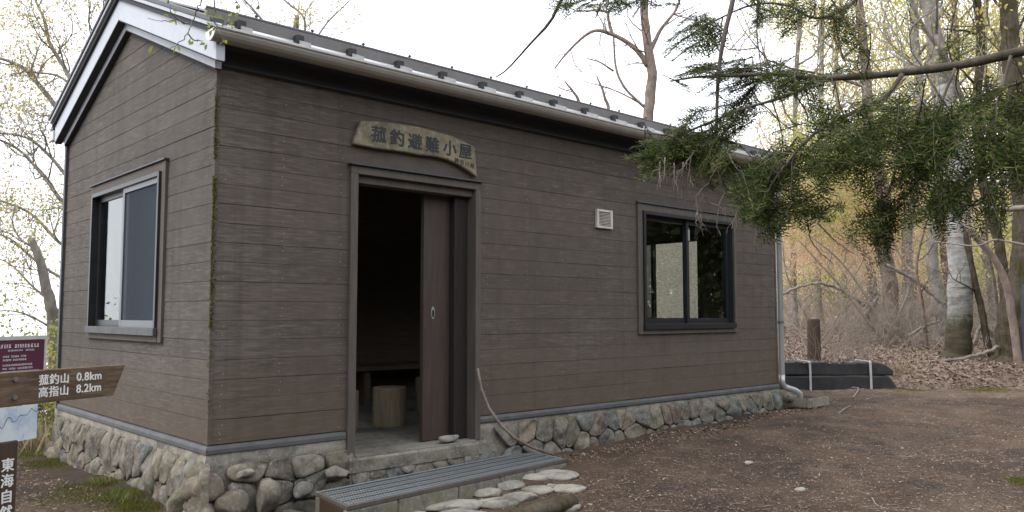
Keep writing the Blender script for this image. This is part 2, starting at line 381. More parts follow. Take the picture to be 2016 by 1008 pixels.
# ------------------------------------------------------------------ ground
def sstep(a, b, x):
    t = np.clip((x-a)/(b-a), 0, 1); return t*t*(3-2*t)
def ground_z(x, y):
    x = np.asarray(x, float); y = np.asarray(y, float)
    D = (x-CAM[0])*.678+(y-CAM[1])*.735
    lat = (x-CAM[0])*.735-(y-CAM[1])*.678
    zr = np.interp(D, [-30, 0, 3, 5, 6, 7, 8.4, 10, 12.85, 13.5, 15, 25, 32, 42, 60, 90, 200], [-1.2, -.68, -.63, -.56, -.48, -.39, -.35, -.29, -.30, .0, .06, .38, .55, 2.0, 7.0, 15, 30])
    zl = np.interp(y, [-30, -1, .5, 1.3, 3.5, 5, 8, 14, 22, 60, 200], [-1.1, -.62, -.46, -.42, -.50, -.62, -1.2, -3.6, -8, -24, -60])
    bx = np.interp(y, [-5, -.4, .3, 3.6, 6, 20, 60, 330], [-3.0, .1, .5, 3.0, 4.5, 15, 48, 300])
    ww = sstep(-1, 1, (x-bx)/np.interp(y, [-5, 0, 3.6, 10, 40], [1.5, .5, 1.8, 4, 10]))
    z = zl*(1-ww)+zr*ww
    # hollow in front of the foundation, left of the doorway
    z -= .12*np.exp(-((x-.75)**2/.35+(y+.28)**2/.05))
    return z
def ground_h(x, y): return float(ground_z(x, y))
def axis(lo, hi, step, far_lo, far_hi, g=1.12):
    a = list(np.arange(lo, hi+1e-6, step)); s = step; l = [lo]
    while l[-1] > far_lo: s *= g; l.append(l[-1]-s)
    s = step; h = [hi]
    while h[-1] < far_hi: s *= g; h.append(h[-1]+s)
    return np.array(l[:0:-1]+a+h[1:])
xs = axis(-3.6, 15.0, .055, -260, 320); ys = axis(-5.2, 6.0, .055, -260, 320)
GX, GY = np.meshgrid(xs, ys); GZ = ground_z(GX, GY)
def vnoise(x, y, s, seed):
    """cheap smooth value noise"""
    rg = np.random.default_rng(seed); tb = rg.random((256, 256))
    xx = x*s; yy = y*s; xi = np.floor(xx).astype(int); yi = np.floor(yy).astype(int)
    fx = xx-xi; fy = yy-yi; fx = fx*fx*(3-2*fx); fy = fy*fy*(3-2*fy)
    a = tb[xi % 256, yi % 256]; b = tb[(xi+1) % 256, yi % 256]; c = tb[xi % 256, (yi+1) % 256]; d = tb[(xi+1) % 256, (yi+1) % 256]
    return (a*(1-fx)+b*fx)*(1-fy)+(c*(1-fx)+d*fx)*fy-.5
def ground_n(x, y):
    return .05*vnoise(x, y, .9, 1)+.035*vnoise(x, y, 2.3, 2)+.022*vnoise(x, y, 6, 3)+.014*vnoise(x, y, 14, 4)
GZ = GZ+ground_n(GX, GY)
def gz(x, y): return ground_z(x, y)+ground_n(np.asarray(x, float), np.asarray(y, float))
nx, ny = len(xs), len(ys)
ii = np.arange(nx*ny).reshape(ny, nx)
Fq = np.stack([ii[:-1, :-1], ii[:-1, 1:], ii[1:, 1:], ii[1:, :-1]], -1).reshape(-1, 4)
g = link('ground', np_mesh('ground', np.stack([GX, GY, GZ], -1).reshape(-1, 3), Fq), M['soil'], smooth=True)
struct(g)

# ------------------------------------------------------------------ the hut
L, W, H = 7.115, 3.510, 2.5
APEX = 3.205; SL = (APEX-H)/(W/2)
BH, BO = .1295, .030
hut = empty('refuge_hut')
tag(hut, 'small brown weatherboarded refuge hut with metal gable roof and stone foundation', 'hut')
rng = random.Random(7)

# openings: (a0, a1, z0, z1)
DX0, DX1, DZT = 1.0, 2.28, 1.97
FW = (4.396, 6.218, .644, 1.993)
GW = (.825, 2.636, .641, 1.987)
RW = (.93, 2.74, .641, 1.987)
def cut(segs, a0, a1):
    out = []
    for s0, s1 in segs:
        if a1 <= s0 or a0 >= s1: out.append((s0, s1)); continue
        if s0 < a0: out.append((s0, a0))
        if s1 > a1: out.append((a1, s1))
    return out
def siding(wall, axis_, pos, length, openings, mat, gable, sgn, seed):
    """boards as separate pieces; axis_ 'x': wall along x at y=pos, facing sgn along the normal"""
    r = random.Random(seed)
    zs = [0]+[BO+BH*k for k in range(0, 40)]
    zs = [0]+[z for z in zs[1:] if z > .05]
    for k in range(len(zs)-1):
        z0, z1 = zs[k], zs[k+1]
        if not gable and z0 > H+.1: break
        segs = [(0, length)]
        if gable:
            if z0 >= APEX-.02: break
            z1c = min(z1, APEX)
            if z1 > H:
                ins = max(0, (z0-H))/SL
                segs = [(ins, length-ins)]
        for (a0, a1, b0, b1) in openings:
            if z1 > b0+.03 and z0 < b1-.03: segs = cut(segs, a0, a1)
        for s0, s1 in segs:
            if s1-s0 < .02: continue
            off = r.uniform(0, .0012); t0 = .020+off; g_ = .0006+r.uniform(0, .0007)
            e0, e1 = s0+(.001 if s0 > 0 else 0), s1-.001
            zt = z1-g_
            def P(a, n, z): return (a, pos+sgn*n, z) if axis_ == 'x' else (pos+sgn*n, a, z)
            sl0 = sl1 = 0
            if gable and z1 > H:
                sl0 = max(0, (zt-max(z0, H)))/SL; sl1 = sl0
                if e0+sl0 > e1-sl1: sl0 = sl1 = (e1-e0)/2-.001
            b = MB(); c = .0016
            prof = [(0, z0+g_*.3), (t0-c, z0+g_*.3), (t0, z0+g_*.3+c), (t0-.0015, zt-c), (t0-.0028, zt), (0, zt)]
            vs = []
            n_ = max(1, int((e1-e0)/.6)); wob = [r.uniform(-.0012, .0012) for _ in range(n_+1)]
            for q in range(n_+1):
                u = q/n_
                for i, (n, z) in enumerate(prof):
                    top = i >= 3
                    lo = e0+(sl0 if top else 0); hi = e1-(sl1 if top else 0)
                    vs.append(P(lo+(hi-lo)*u, n+(wob[q] if i in (1, 2, 3, 4) else 0), z+(wob[q]*.6 if i in (0, 1, 2) else 0)))
            m_ = len(prof)
            fs = [(q*m_+i, q*m_+(i+1) % m_, (q+1)*m_+(i+1) % m_, (q+1)*m_+i) for q in range(n_) for i in range(m_)]
            fs += [tuple(range(m_)), tuple(n_*m_+i for i in range(m_))]
            b.add(vs, fs).build('board', mat, wall)
def wall_core(name, boxes, mat): 
    b = MB()
    for q in boxes: b.box(*q)
    return b.build(name, mat, hut)
T = .09
fo = [(DX0+.01, DX1-.01, -1, DZT-.01), (FW[0]+.02, FW[1]-.02, FW[2]+.02, FW[3]-.02)]
fw = wall_core('front_wall', [(.02, DX0+.02, 0, T, -.30, H+.1), (DX0+.02, DX1-.02, 0, T, DZT-.02, H+.1), (DX1-.02, FW[0]+.05, 0, T, -.30, H+.1),
    (FW[0]+.05, FW[1]-.05, 0, T, -.30, FW[2]+.05), (FW[0]+.05, FW[1]-.05, 0, T, FW[3]-.05, H+.1), (FW[1]-.05, L-.02, 0, T, -.30, H+.1)], M['interior'])
siding(fw, 'x', 0, L, fo, M['siding'], False, -1, 1)
def gable_core(name, x0, win):
    b = MB(); y0, y1, z0, z1 = win
    b.box(x0, x0+T, T+.002, y0+.05, -.30, H); b.box(x0, x0+T, y1-.05, W-T-.002, -.30, H)
    b.box(x0, x0+T, y0+.05, y1-.05, -.30, z0+.05); b.box(x0, x0+T, y0+.05, y1-.05, z1-.05, H)
    b.prism([(x0, 0, H), (x0, W, H), (x0, W/2, APEX+.02)], (T, 0, 0))
    return b.build(name, M['interior'], hut)
gl_ = gable_core('gable_wall', .001, GW)
siding(gl_, 'y', .001, W, [(GW[0]+.02, GW[1]-.02, GW[2]+.02, GW[3]-.02)], M['siding_gable'], True, -1, 2)
gr_ = gable_core('gable_wall', L-T-.001, RW)
siding(gr_, 'y', L-.001, W, [(RW[0]+.02, RW[1]-.02, RW[2]+.02, RW[3]-.02)], M['siding_gable'], True, 1, 3)
bw = wall_core('back_wall', [(.02, L-.02, W-T, W, -.60, H)], M['interior'])
siding(bw, 'x', W, L, [], M['siding'], False, 1, 4)

# interior floor, ceiling
b = MB(); b.box(T, L-T, .004, W-T, -.34, -.205); b.box(DX0-.01, DX1+.01, -.10, .003, -.30, -.216); fl = b.build('floor_base', M['cement'], hut)
fx = [T+.02, 1.25, 2.15, 3.1, 4.4, 5.7, L-T-.02]
for i in range(6):
    for j in range(3):
        y0 = [.02, 1.1, 2.25][j]; y1 = [1.1, 2.25, W-T-.02][j]
        b = MB(); b.box(fx[i]+.004, fx[i+1]-.004, y0+.004, y1-.004, -.205, -.190); b.build('floor_slab', M['floor'], fl, bevel=.003)
b = MB(); b.box(T, L-T, T, W-T, H-.02, H); b.build('ceiling', M['interior'], hut)

# skirt flashing at the foot of the boards
b = MB()
for a, c in ((-.03, DX0-.002), (DX1+.002, L+.03)):
    b.prism([(a, .0, -.002), (a, -.032, -.010), (a, -.040, -.030), (a, -.040, -.058), (a, 0, -.058)], (c-a, 0, 0))
b.build('skirt_flashing', M['skirt'], hut, bevel=.002)
b = MB(); b.prism([(0, -.03, -.002), (-.032, -.03, -.010), (-.0405, -.041, -.030), (-.0405, -.041, -.058), (0, -.03, -.058)], (0, W+.06, 0))
b.build('skirt_flashing', M['skirt'], hut, bevel=.002)
b = MB(); b.box(L+.021, L+.05, 0, W, -.058, -.002); b.build('skirt_flashing', M['skirt'], hut)
# corner bead
b = MB(); b.box(-.0275, .004, -.0275, .004, 0, H); b.build('corner_bead', M['siding_gable'], hut, bevel=.002)
b = MB(); b.box(L-.004, L+.0275, -.0275, .004, 0, H); b.build('corner_bead', M['siding'], hut, bevel=.002)
b = MB(); b.box(-.045, .02, W-.005, W+.05, -.05, H+.02); b.build('corner_flashing', M['dark_trim'], hut, bevel=.003)

# eaves
b = MB(); b.box(-.02, L+.02, -.052, -.024, H, H+.24); b.build('fascia_board', M['fascia'], hut, bevel=.003)
b = MB(); b.box(-.02, L+.02, -.060, -.0525, H+.0, H+.016); b.build('fascia_bead', M['fascia'], hut)
b = MB(); b.box(-.06, L+.06, -.24, -.053, H+.115, H+.130); b.build('soffit', M['fascia'], hut)
b = MB(); b.box(-.02, L+.02, W+.024, W+.052, H, H+.24); b.build('fascia_board', M['fascia'], hut, bevel=.003)

# roof sheets (z of the top face over y): 2.80 at the front wall line, ridge 3.50
RT0, RSL = 2.80, .40
def rz(y): return RT0+RSL*(y if y < W/2 else W-y)
EO = .25
b = MB(); b.prism([(0, -EO, rz(-EO)), (0, W/2, rz(W/2)), (0, W/2, rz(W/2)-.05), (0, -EO, rz(-EO)-.05)], (L+.26, 0, 0))
b.v = [(v[0]-.13, v[1], v[2]) for v in b.v]
roof = b.build('roof', M['roof'], hut)
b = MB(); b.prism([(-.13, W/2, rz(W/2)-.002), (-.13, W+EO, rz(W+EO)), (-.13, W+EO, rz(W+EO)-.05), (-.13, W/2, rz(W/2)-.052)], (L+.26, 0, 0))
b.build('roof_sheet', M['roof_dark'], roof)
SX = [-.33+.4305*k for k in range(0, 18)]
for x in SX[1:]:
    if x > L+.1: break
    b = MB()
    b.prism([(x-.012, -EO, rz(-EO)), (x-.012, W/2, rz(W/2)), (x-.012, W/2, rz(W/2)+.028), (x-.012, -EO, rz(-EO)+.028)], (.024, 0, 0))
    b.build('standing_seam', M['roof'], roof)
    b = MB()
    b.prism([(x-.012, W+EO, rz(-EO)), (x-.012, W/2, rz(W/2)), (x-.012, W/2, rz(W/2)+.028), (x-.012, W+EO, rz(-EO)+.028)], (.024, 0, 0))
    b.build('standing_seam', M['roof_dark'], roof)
b = MB(); b.prism([(-.14, W/2-.16, rz(W/2-.16)+.03), (-.14, W/2, rz(W/2)+.045), (-.14, W/2+.16, rz(W/2-.16)+.03), (-.14, W/2, rz(W/2)+.015)], (L+.28, 0, 0))
b.build('ridge_cap', M['roof_dark'], roof)
# snow guard rail on the front slope
YR = -.06
rail = MB(); rail.box(-.12, L+.12, YR-.006, YR, rz(YR)+.012, rz(YR)+.088).build('snow_guard', M['rail'], roof, bevel=.002)
b = MB(); b.tube([(-.12, YR+.012, rz(YR)+.096), (L+.12, YR+.012, rz(YR)+.096)], .017, 8); b.build('snow_guard_bar', M['roof_dark'], roof, smooth=True)
for k, x in enumerate(SX[1:]):
    if x > L+.1: break
    b = MB(); b.box(x-.029, x+.029, YR-.060, YR-.002, rz(YR)-.018, rz(YR)+.045); b.build('clamp', M['sheet'], roof, bevel=.003)
    xb = x+.13
    b = MB(); b.tube([(xb, YR+.012, rz(YR)+.10), (xb, YR+.012, rz(YR)+.135)], .006, 6); b.tube([(xb, YR+.012, rz(YR)+.118), (xb, YR+.012, rz(YR)+.128)], .013, 6)
    b.build('bolt', M['roof_dark'], roof)
# lightning wire on the ridge
p = aty(905, 138, W/2)
b = MB(); b.tube([(p[0], W/2, rz(W/2)+.03), (p[0], W/2, rz(W/2)+.36)], .004, 5); b.tube([(p[0], W/2, rz(W/2)+.03), (p[0], W/2, rz(W/2)+.06)], .014, 6)
b.build('aerial', M['rail'], roof)

# barge boards on both gables: stepped profile
def barge(x0, sgn):
    def slope_strip(name, zlo, zhi, proud0, proud1, mat, y_outs):
        for side in (0, 1):
            y_out = y_outs[side]
            def Y(y): return y if side == 0 else W-y
            b = MB(); xa, xb = x0+sgn*proud0, x0+sgn*proud1
            poly = [(xa, Y(-y_out), rz(-y_out)+zlo), (xa, Y(W/2), rz(W/2)+zlo), (xa, Y(W/2), rz(W/2)+zhi), (xa, Y(-y_out), rz(-y_out)+zhi)]
            b.prism(poly, (xb-xa, 0, 0)); b.build(name, mat, hut, bevel=.003)
    slope_strip('barge_trim', -.300, -.225, .0, .045, M['barge'], (.085, .0))
    slope_strip('barge_shade_strip', -.309, -.3002, .0, .044, M['fascia'], (.083, .0))  # dark strips added under each barge step, standing in for underside shade
    slope_strip('barge_board', -.230, -.060, .0451, .105, M['barge'], (.24, .10))
    slope_strip('barge_shade_strip', -.239, -.2302, .0452, .104, M['fascia'], (.238, .098))
    slope_strip('barge_capping', -.020, .012, .1051, .145, M['barge'], (.25, .13))
    slope_strip('barge_shade_strip', -.0605, -.0202, .1051, .128, M['fascia'], (.25, .13))
    slope_strip('verge_flashing', .0125, .045, .06, .155, M['roof_dark'], (.25, .15))
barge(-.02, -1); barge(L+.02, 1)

# gutters
def gutter(yc, zc, x0, x1, sgn):
    b = MB(); n = 10; r0, r1 = .074, .070
    ring = []
    for k in range(n+1):
        a = math.pi*k/n
        ring.append((-math.cos(a)*r0, -math.sin(a)*r0*.95))
    inner = [(-math.cos(math.pi*k/n)*r1, -math.sin(math.pi*k/n)*r1*.95) for k in range(n, -1, -1)]
    b.prism([(x0, yc+sgn*p[0], zc+p[1]) for p in ring+inner], (x1-x0, 0, 0))
    o = b.build('gutter', M['gutter'], hut, smooth=False)
    e = MB(); e.prism([(x0-.006, yc+sgn*q[0]*1.03, zc+q[1]*1.03) for q in ring], (.006, 0, 0)); e.build('end_cap', M['white'], o)
    l = MB(); l.tube([(x0, yc-.074*sgn*(-1 if sgn < 0 else 1), zc), (x1, yc-.074*sgn*(-1 if sgn < 0 else 1), zc)], .007, 6); l.build('gutter_lip', M['gutter'], o)
    return o
gt = gutter(-.262, 2.655, -.17, L+.12, 1)
for x in (2.86,): MB().tube([(x-.03, -.262, 2.655-.0), (x+.03, -.262, 2.655)], .0765, 16).build('gutter_joint', M['gutter'], gt) if False else None
gb = MB(); gb.box(-.14, -.02, W+.12, W+.24, 2.56, 2.66); gb.build('gutter_box', M['white'], hut, bevel=.006)
gutter(W+.20, 2.655, -.02, L+.12, -1)
# downpipe at the far right corner, with a bent outlet
px_ = L+.075; py_ = -.045
b = MB(); b.tube([(px_, -.2, 2.59), (px_, -.19, 2.53), (px_, py_-.03, 2.42), (px_, py_, 2.36), (px_, py_, .10), (px_, py_, .02)], .036, 12)
dp = b.build('downpipe', M['pipe'], hut, smooth=True)
b = MB(); b.tube([(px_, py_, .10), (px_, py_, .0), (px_+.03, py_-.02, -.05), (px_+.17, py_-.09, -.10), (px_+.22, py_-.115, -.14), (px_+.23, py_-.12, -.235)], .037, 12)
b.build('outlet_bend', M['pipe_lower'], dp, smooth=True)
for z in (1.9, .75):
    b = MB(); b.tube([(px_, py_, z-.015), (px_, py_, z+.015)], .040, 12); b.build('pipe_bracket', M['rail'], dp)

# windows -------------------------------------------------------------
def window(P, win, mats, screen_half, pale, label):
    """P(a, n, z): a along the wall, n outward from the boards' backing"""
    a0, a1, z0, z1 = win
    e = empty('window'); e.parent = hut; e['label'] = label
    def bx(name, mat, aa, ab, na, nb, za, zb, par=e, bev=.002):
        b = MB(); vs = [P(a, n, z) for z in (za, zb) for (a, n) in ((aa, na), (ab, na), (ab, nb), (aa, nb))]
        b.add(vs, [(0, 3, 2, 1), (4, 5, 6, 7), (0, 1, 5, 4), (1, 2, 6, 5), (2, 3, 7, 6), (3, 0, 4, 7)])
        return b.build(name, mat, par, bevel=bev)
    tw = .075; tr, fr = M['trim'], mats
    bx('side_trim', tr, a0, a0+tw, .002, .042, z0, z1-.0); bx('side_trim', tr, a1-tw, a1, .002, .042, z0, z1)
    bx('head_trim', tr, a0+tw, a1-tw, .002, .040, z1-tw, z1-.002); bx('sill_trim', tr, a0+tw, a1-tw, .002, .046, z0, z0+.06)
    bx('drip_cap', M['dark_trim'], a0-.012, a1+.012, .002, .058, z1, z1+.014)
    # aluminium frame
    i0, i1, j0, j1 = a0+tw, a1-tw, z0+.06, z1-tw
    fw_ = .035
    f = bx('frame', fr, i0, i0+fw_, -.085, .062, j0, j1)
    bx('jamb', fr, i1-fw_, i1, -.085, .062, j0, j1, f); bx('head', fr, i0+fw_, i1-fw_, -.085, .062, j1-fw_, j1, f)
    bx('sill', M['skirt'] if pale else fr, i0-.01, i1+.01, .047, .075, j0-.012, j0+.045, f); bx('track', fr, i0+fw_, i1-fw_, -.085, .0465, j0, j0+fw_, f)
    mid = (i0+i1)/2; sw = .045
    def sash(name, sa, sb, n0, n1, pane_mat, smat):
        s = bx(name, smat, sa, sa+sw, n0, n1, j0+fw_, j1-fw_); 
        bx('stile', smat, sb-sw, sb, n0, n1, j0+fw_, j1-fw_, s)
        bx('rail', smat, sa+sw, sb-sw, n0, n1, j0+fw_, j0+fw_+.065, s); bx('rail', smat, sa+sw, sb-sw, n0, n1, j1-fw_-sw, j1-fw_, s)
        c = (n0+n1)/2
        bx('pane', pane_mat, sa+sw-.004, sb-sw+.004, c-.0015, c+.0015, j0+fw_+.06, j1-fw_-sw+.004, s, 0)
        return s
    far, near = ((i0+fw_, mid+.025), (mid-.025, i1-fw_))
    if screen_half == 'near':          # low-a half carries an insect screen outside
        sash('sash', *near, -.02, .006, M['glass'], fr); sash('sash', *far, -.055, -.025, M['glass'], fr)
        sash('screen', *far, .022, .044, M['screen'], M['alu_pale'] if pale else fr)
    else:
        sash('sash', *far, -.055, -.025, M['glass'], fr); sash('sash', *near, -.02, .006, M['glass'], fr)
    # lining of the reveal
    bx('lining', M['interior'], i0-.012, i0, -.09, .0, j0, j1); bx('lining', M['interior'], i1, i1+.012, -.09, .0, j0, j1)
    return e, (mid, j0, j1)
we, wm = window(lambda a, n, z: (a, -.0-n, z), FW, M['alu'], 'none', False, 'dark framed sliding window in the front wall')
b = MB(); b.box(wm[0]-.004, wm[0]+.022, -.016, -.006, wm[2]-.26, wm[2]-.14); b.build('latch', M['pipe'], we)
window(lambda a, n, z: (.001-n, a, z), GW, M['alu'], 'near', True, 'sliding window with insect screen in the near gable wall')
window(lambda a, n, z: (L-.001+n, a, z), RW, M['alu'], 'none', False, 'window in the far gable wall seen through the hut')

# door frame and sliding door ----------------------------------------
de = empty('doorway'); de.parent = hut
def dbx(name, mat, q, par=de, bev=.003): b = MB(); b.box(*q); return b.build(name, mat, par, bevel=bev)
dbx('post', M['trim'], (DX0+.004, DX0+.068, -.048, .12, -.225, DZT-.07)); dbx('post', M['trim'], (DX1-.062, DX1-.004, -.048, .12, -.19, DZT-.07))
dbx('head', M['trim'], (DX0+.004, DX1-.004, -.048, .12, DZT-.07, DZT-.008))
dbx('drip_cap', M['dark_trim'], (DX0-.015, DX1+.015, -.075, -.001, DZT-.008, DZT+.006))
dbx('lintel', M['trim'], (DX0+.068, DX1-.062, .0, .12, DZT-.13, DZT-.07))
dbx('threshold', M['floor'], (DX0+.068, DX1-.062, -.075, .14, -.215, -.186))
dd = dbx('sliding_door', M['door'], (1.835, 2.75, .132, .165, -.18, 1.90))
dbx('door_edge', M['door'], (1.805, 1.835, .126, .171, -.18, 1.90), dd); 
b = MB(); b.prism([(1.905+.030*math.cos(a)*.6, .126, .86+.052*math.sin(a)) for a in np.linspace(0, 2*math.pi, 16, endpoint=False)], (0, .008, 0)); h_ = b.build('pull_handle', M['pipe'], dd)
b = MB(); b.prism([(1.905+.011*math.cos(a), .123, .855+.033*math.sin(a)) for a in np.linspace(0, 2*math.pi, 12, endpoint=False)], (0, .004, 0)); b.build('recess', M['alu'], dd)
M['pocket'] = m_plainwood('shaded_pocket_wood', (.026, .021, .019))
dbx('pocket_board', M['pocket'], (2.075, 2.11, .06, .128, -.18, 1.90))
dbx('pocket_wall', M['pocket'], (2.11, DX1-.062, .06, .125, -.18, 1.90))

# vent grille ---------------------------------------------------------
ve = empty('vent_grille'); ve.parent = hut
vx0, vx1, vz0, vz1 = 3.76, 3.995, 1.688, 1.872
m_rust = m_metal('rust_stained_white', (.60, .57, .53), .5, dirt=.6, dcol=(.32, .19, .12)); M['vent'] = m_rust
for q in ((vx0, vx1, vz0, vz0+.022), (vx0, vx1, vz1-.022, vz1), (vx0, vx0+.03, vz0+.022, vz1-.022), (vx1-.03, vx1, vz0+.022, vz1-.022)):
    dbx('rim', m_rust, (q[0], q[1], -.048, -.018, q[2], q[3]), ve)
dbx('backing', M['alu_pale'], (vx0+.03, vx1-.03, -.026, -.021, vz0+.022, vz1-.022), ve, 0)
for k in range(9):
    z = vz0+.03+k*.0145; b = MB(); b.prism([(vx0+.03, -.044, z), (vx0+.03, -.042, z-.002), (vx0+.03, -.028, z+.008), (vx0+.03, -.03, z+.010)], (vx1-vx0-.06, 0, 0)); b.build('louvre', m_rust, ve)

# nail heads ----------------------------------------------------------
b = MB(); r = random.Random(3)
def nail(p, n, s=.0042):
    t1 = unit(np.cross(n, (0, 0, 1.0))); t2 = np.array((0, 0, 1.0)); p = np.asarray(p, float)
    b.add([p+s*(math.cos(a)*t1+math.sin(a)*t2)+np.asarray(n)*.0012 for a in np.linspace(0, 2*math.pi, 6, endpoint=False)], [(0, 1, 2, 3, 4, 5)])
for k in range(-1, 19):
    z = BO+BH*k+.035 if k >= 0 else .03
    for x in (.06, .47, .93, 2.36, 2.83, 3.28, 3.74, 4.2, 6.42, 6.88):
        if r.random() < .6:
            for dz in (0, .055):
                if r.random() < .8: nail((x+r.uniform(-.012, .012), -.0235, z+dz+r.uniform(-.006, .006)), (0, -1, 0))
stuff(b.build('nail_heads', M['nail'], fw, fix=False))
b = MB()
for k in range(0, 19):
    z = BO+BH*k+.035
    for y in (.06, .72, 1.3, 2.2, 2.75, 3.44):
        if r.random() < .5: nail((-.0232, y+r.uniform(-.01, .01), z+r.uniform(-.006, .05)), (-1, 0, 0), .0036)
stuff(b.build('nail_heads', M['nail'], gl_, fix=False))
# moss on the near corner edge
rg = np.random.default_rng(5); n = 3600
zc = np.abs(rg.normal(0, 1, n)); zc = np.where(rg.random(n) < .75, rg.uniform(.75, 2.3, n), rg.uniform(.2, 2.4, n))
keep = vnoise(zc*0+1.3, zc, 5, 9) > -.22; zc = zc[keep]; n = len(zc)
c = np.stack([-.028+np.abs(rg.normal(0, .013, n))*rg.choice([0, 1], n), -.028+np.abs(rg.normal(0, .008, n))*rg.choice([0, 1], n), zc], 1)
ax = nrm(rand_dirs(rg, n)+np.array([-.6, -.6, -.1])); sd = nrm(np.cross(ax, rand_dirs(rg, n)))
V, F = leaf_cards(c, ax, sd, rg.uniform(.006, .017, n), rg.uniform(.003, .008, n))
stuff(link('moss', np_mesh('moss', V, F), M['moss'], fw))

# foundation: cement core with field stones ----------------------------
fe = MB()
def core_strip(P, u0, u1, nu, top, bot, out_top, out_bot, name):
    b = MB(); nv = 9; vs = []; mitre = u0 < 0
    for i in range(nu+1):
        for j in range(nv+1):
            u = u0+(u1-u0)*i/nu
            t = j/nv; v = top+(bot(u)-.08-top)*t
            o = out_top+(out_bot(u)-out_top)*min(1, (t*1.15)**.55)-(.045 if mitre else .030)*min(1, j/2)
            if mitre: u = max(u, -o)
            q = P(u, o, v); nn = noise.noise(Vector(q)*7)*.012+noise.noise(Vector(q)*23)*.006
            vs.append(P(u, o+nn*min(1, j), v))
    vs += [P(max(u0+(u1-u0)*i/nu, -.028 if mitre else -9), -.1, top) for i in range(nu+1)]
    fs = [(i*(nv+1)+j, i*(nv+1)+j+1, (i+1)*(nv+1)+j+1, (i+1)*(nv+1)+j) for i in range(nu) for j in range(nv)]
    k = (nu+1)*(nv+1); fs += [(i*(nv+1), (i+1)*(nv+1), k+i+1, k+i) for i in range(nu)]
    b.add(vs, fs); return b.build(name, M['cement'], hut, smooth=True)
def clip_poly(poly, n, c):
    out = []
    for i in range(len(poly)):
        a, b_ = poly[i], poly[(i+1) % len(poly)]; da, db = a@n-c, b_@n-c
        if da <= 0: out.append(a)
        if (da < 0) != (db < 0): out.append(a+(b_-a)*da/(da-db))
    return out
def voronoi(pts, box, skew=0.0):
    cells = []
    for i, p in enumerate(pts):
        poly = [np.array(q) for q in ((box[0], box[2]), (box[1], box[2]), (box[1], box[3]), (box[0], box[3]))]
        for j, q in enumerate(pts):
            if j != i and abs(q[0]-p[0]) < 1.2 and len(poly) > 2:
                n = q-p; poly = clip_poly(poly, n, n@(p+q)/2)
        cells.append(poly)
    return cells
def centroid(poly):
    a = np.array(poly); x, y = a[:, 0], a[:, 1]; x1, y1 = np.roll(x, -1), np.roll(y, -1); cr = x*y1-x1*y; A = cr.sum()/2
    return np.array([((x+x1)*cr).sum(), ((y+y1)*cr).sum()])/(6*A+1e-12), abs(A)
def chaikin(p, it=2, q_=.16):
    for _ in range(it):
        q = []
        for i in range(len(p)):
            a, b_ = p[i], p[(i+1) % len(p)]; q += [a*(1-q_)+b_*q_, a*q_+b_*(1-q_)]
        p = q
    return p
def resample(p, n):
    a = np.array(p+[p[0]]); d = np.r_[0, np.cumsum(np.linalg.norm(np.diff(a, axis=0), axis=1))]
    s = np.linspace(0, d[-1], n, endpoint=False); return np.stack([np.interp(s, d, a[:, 0]), np.interp(s, d, a[:, 1])], 1)
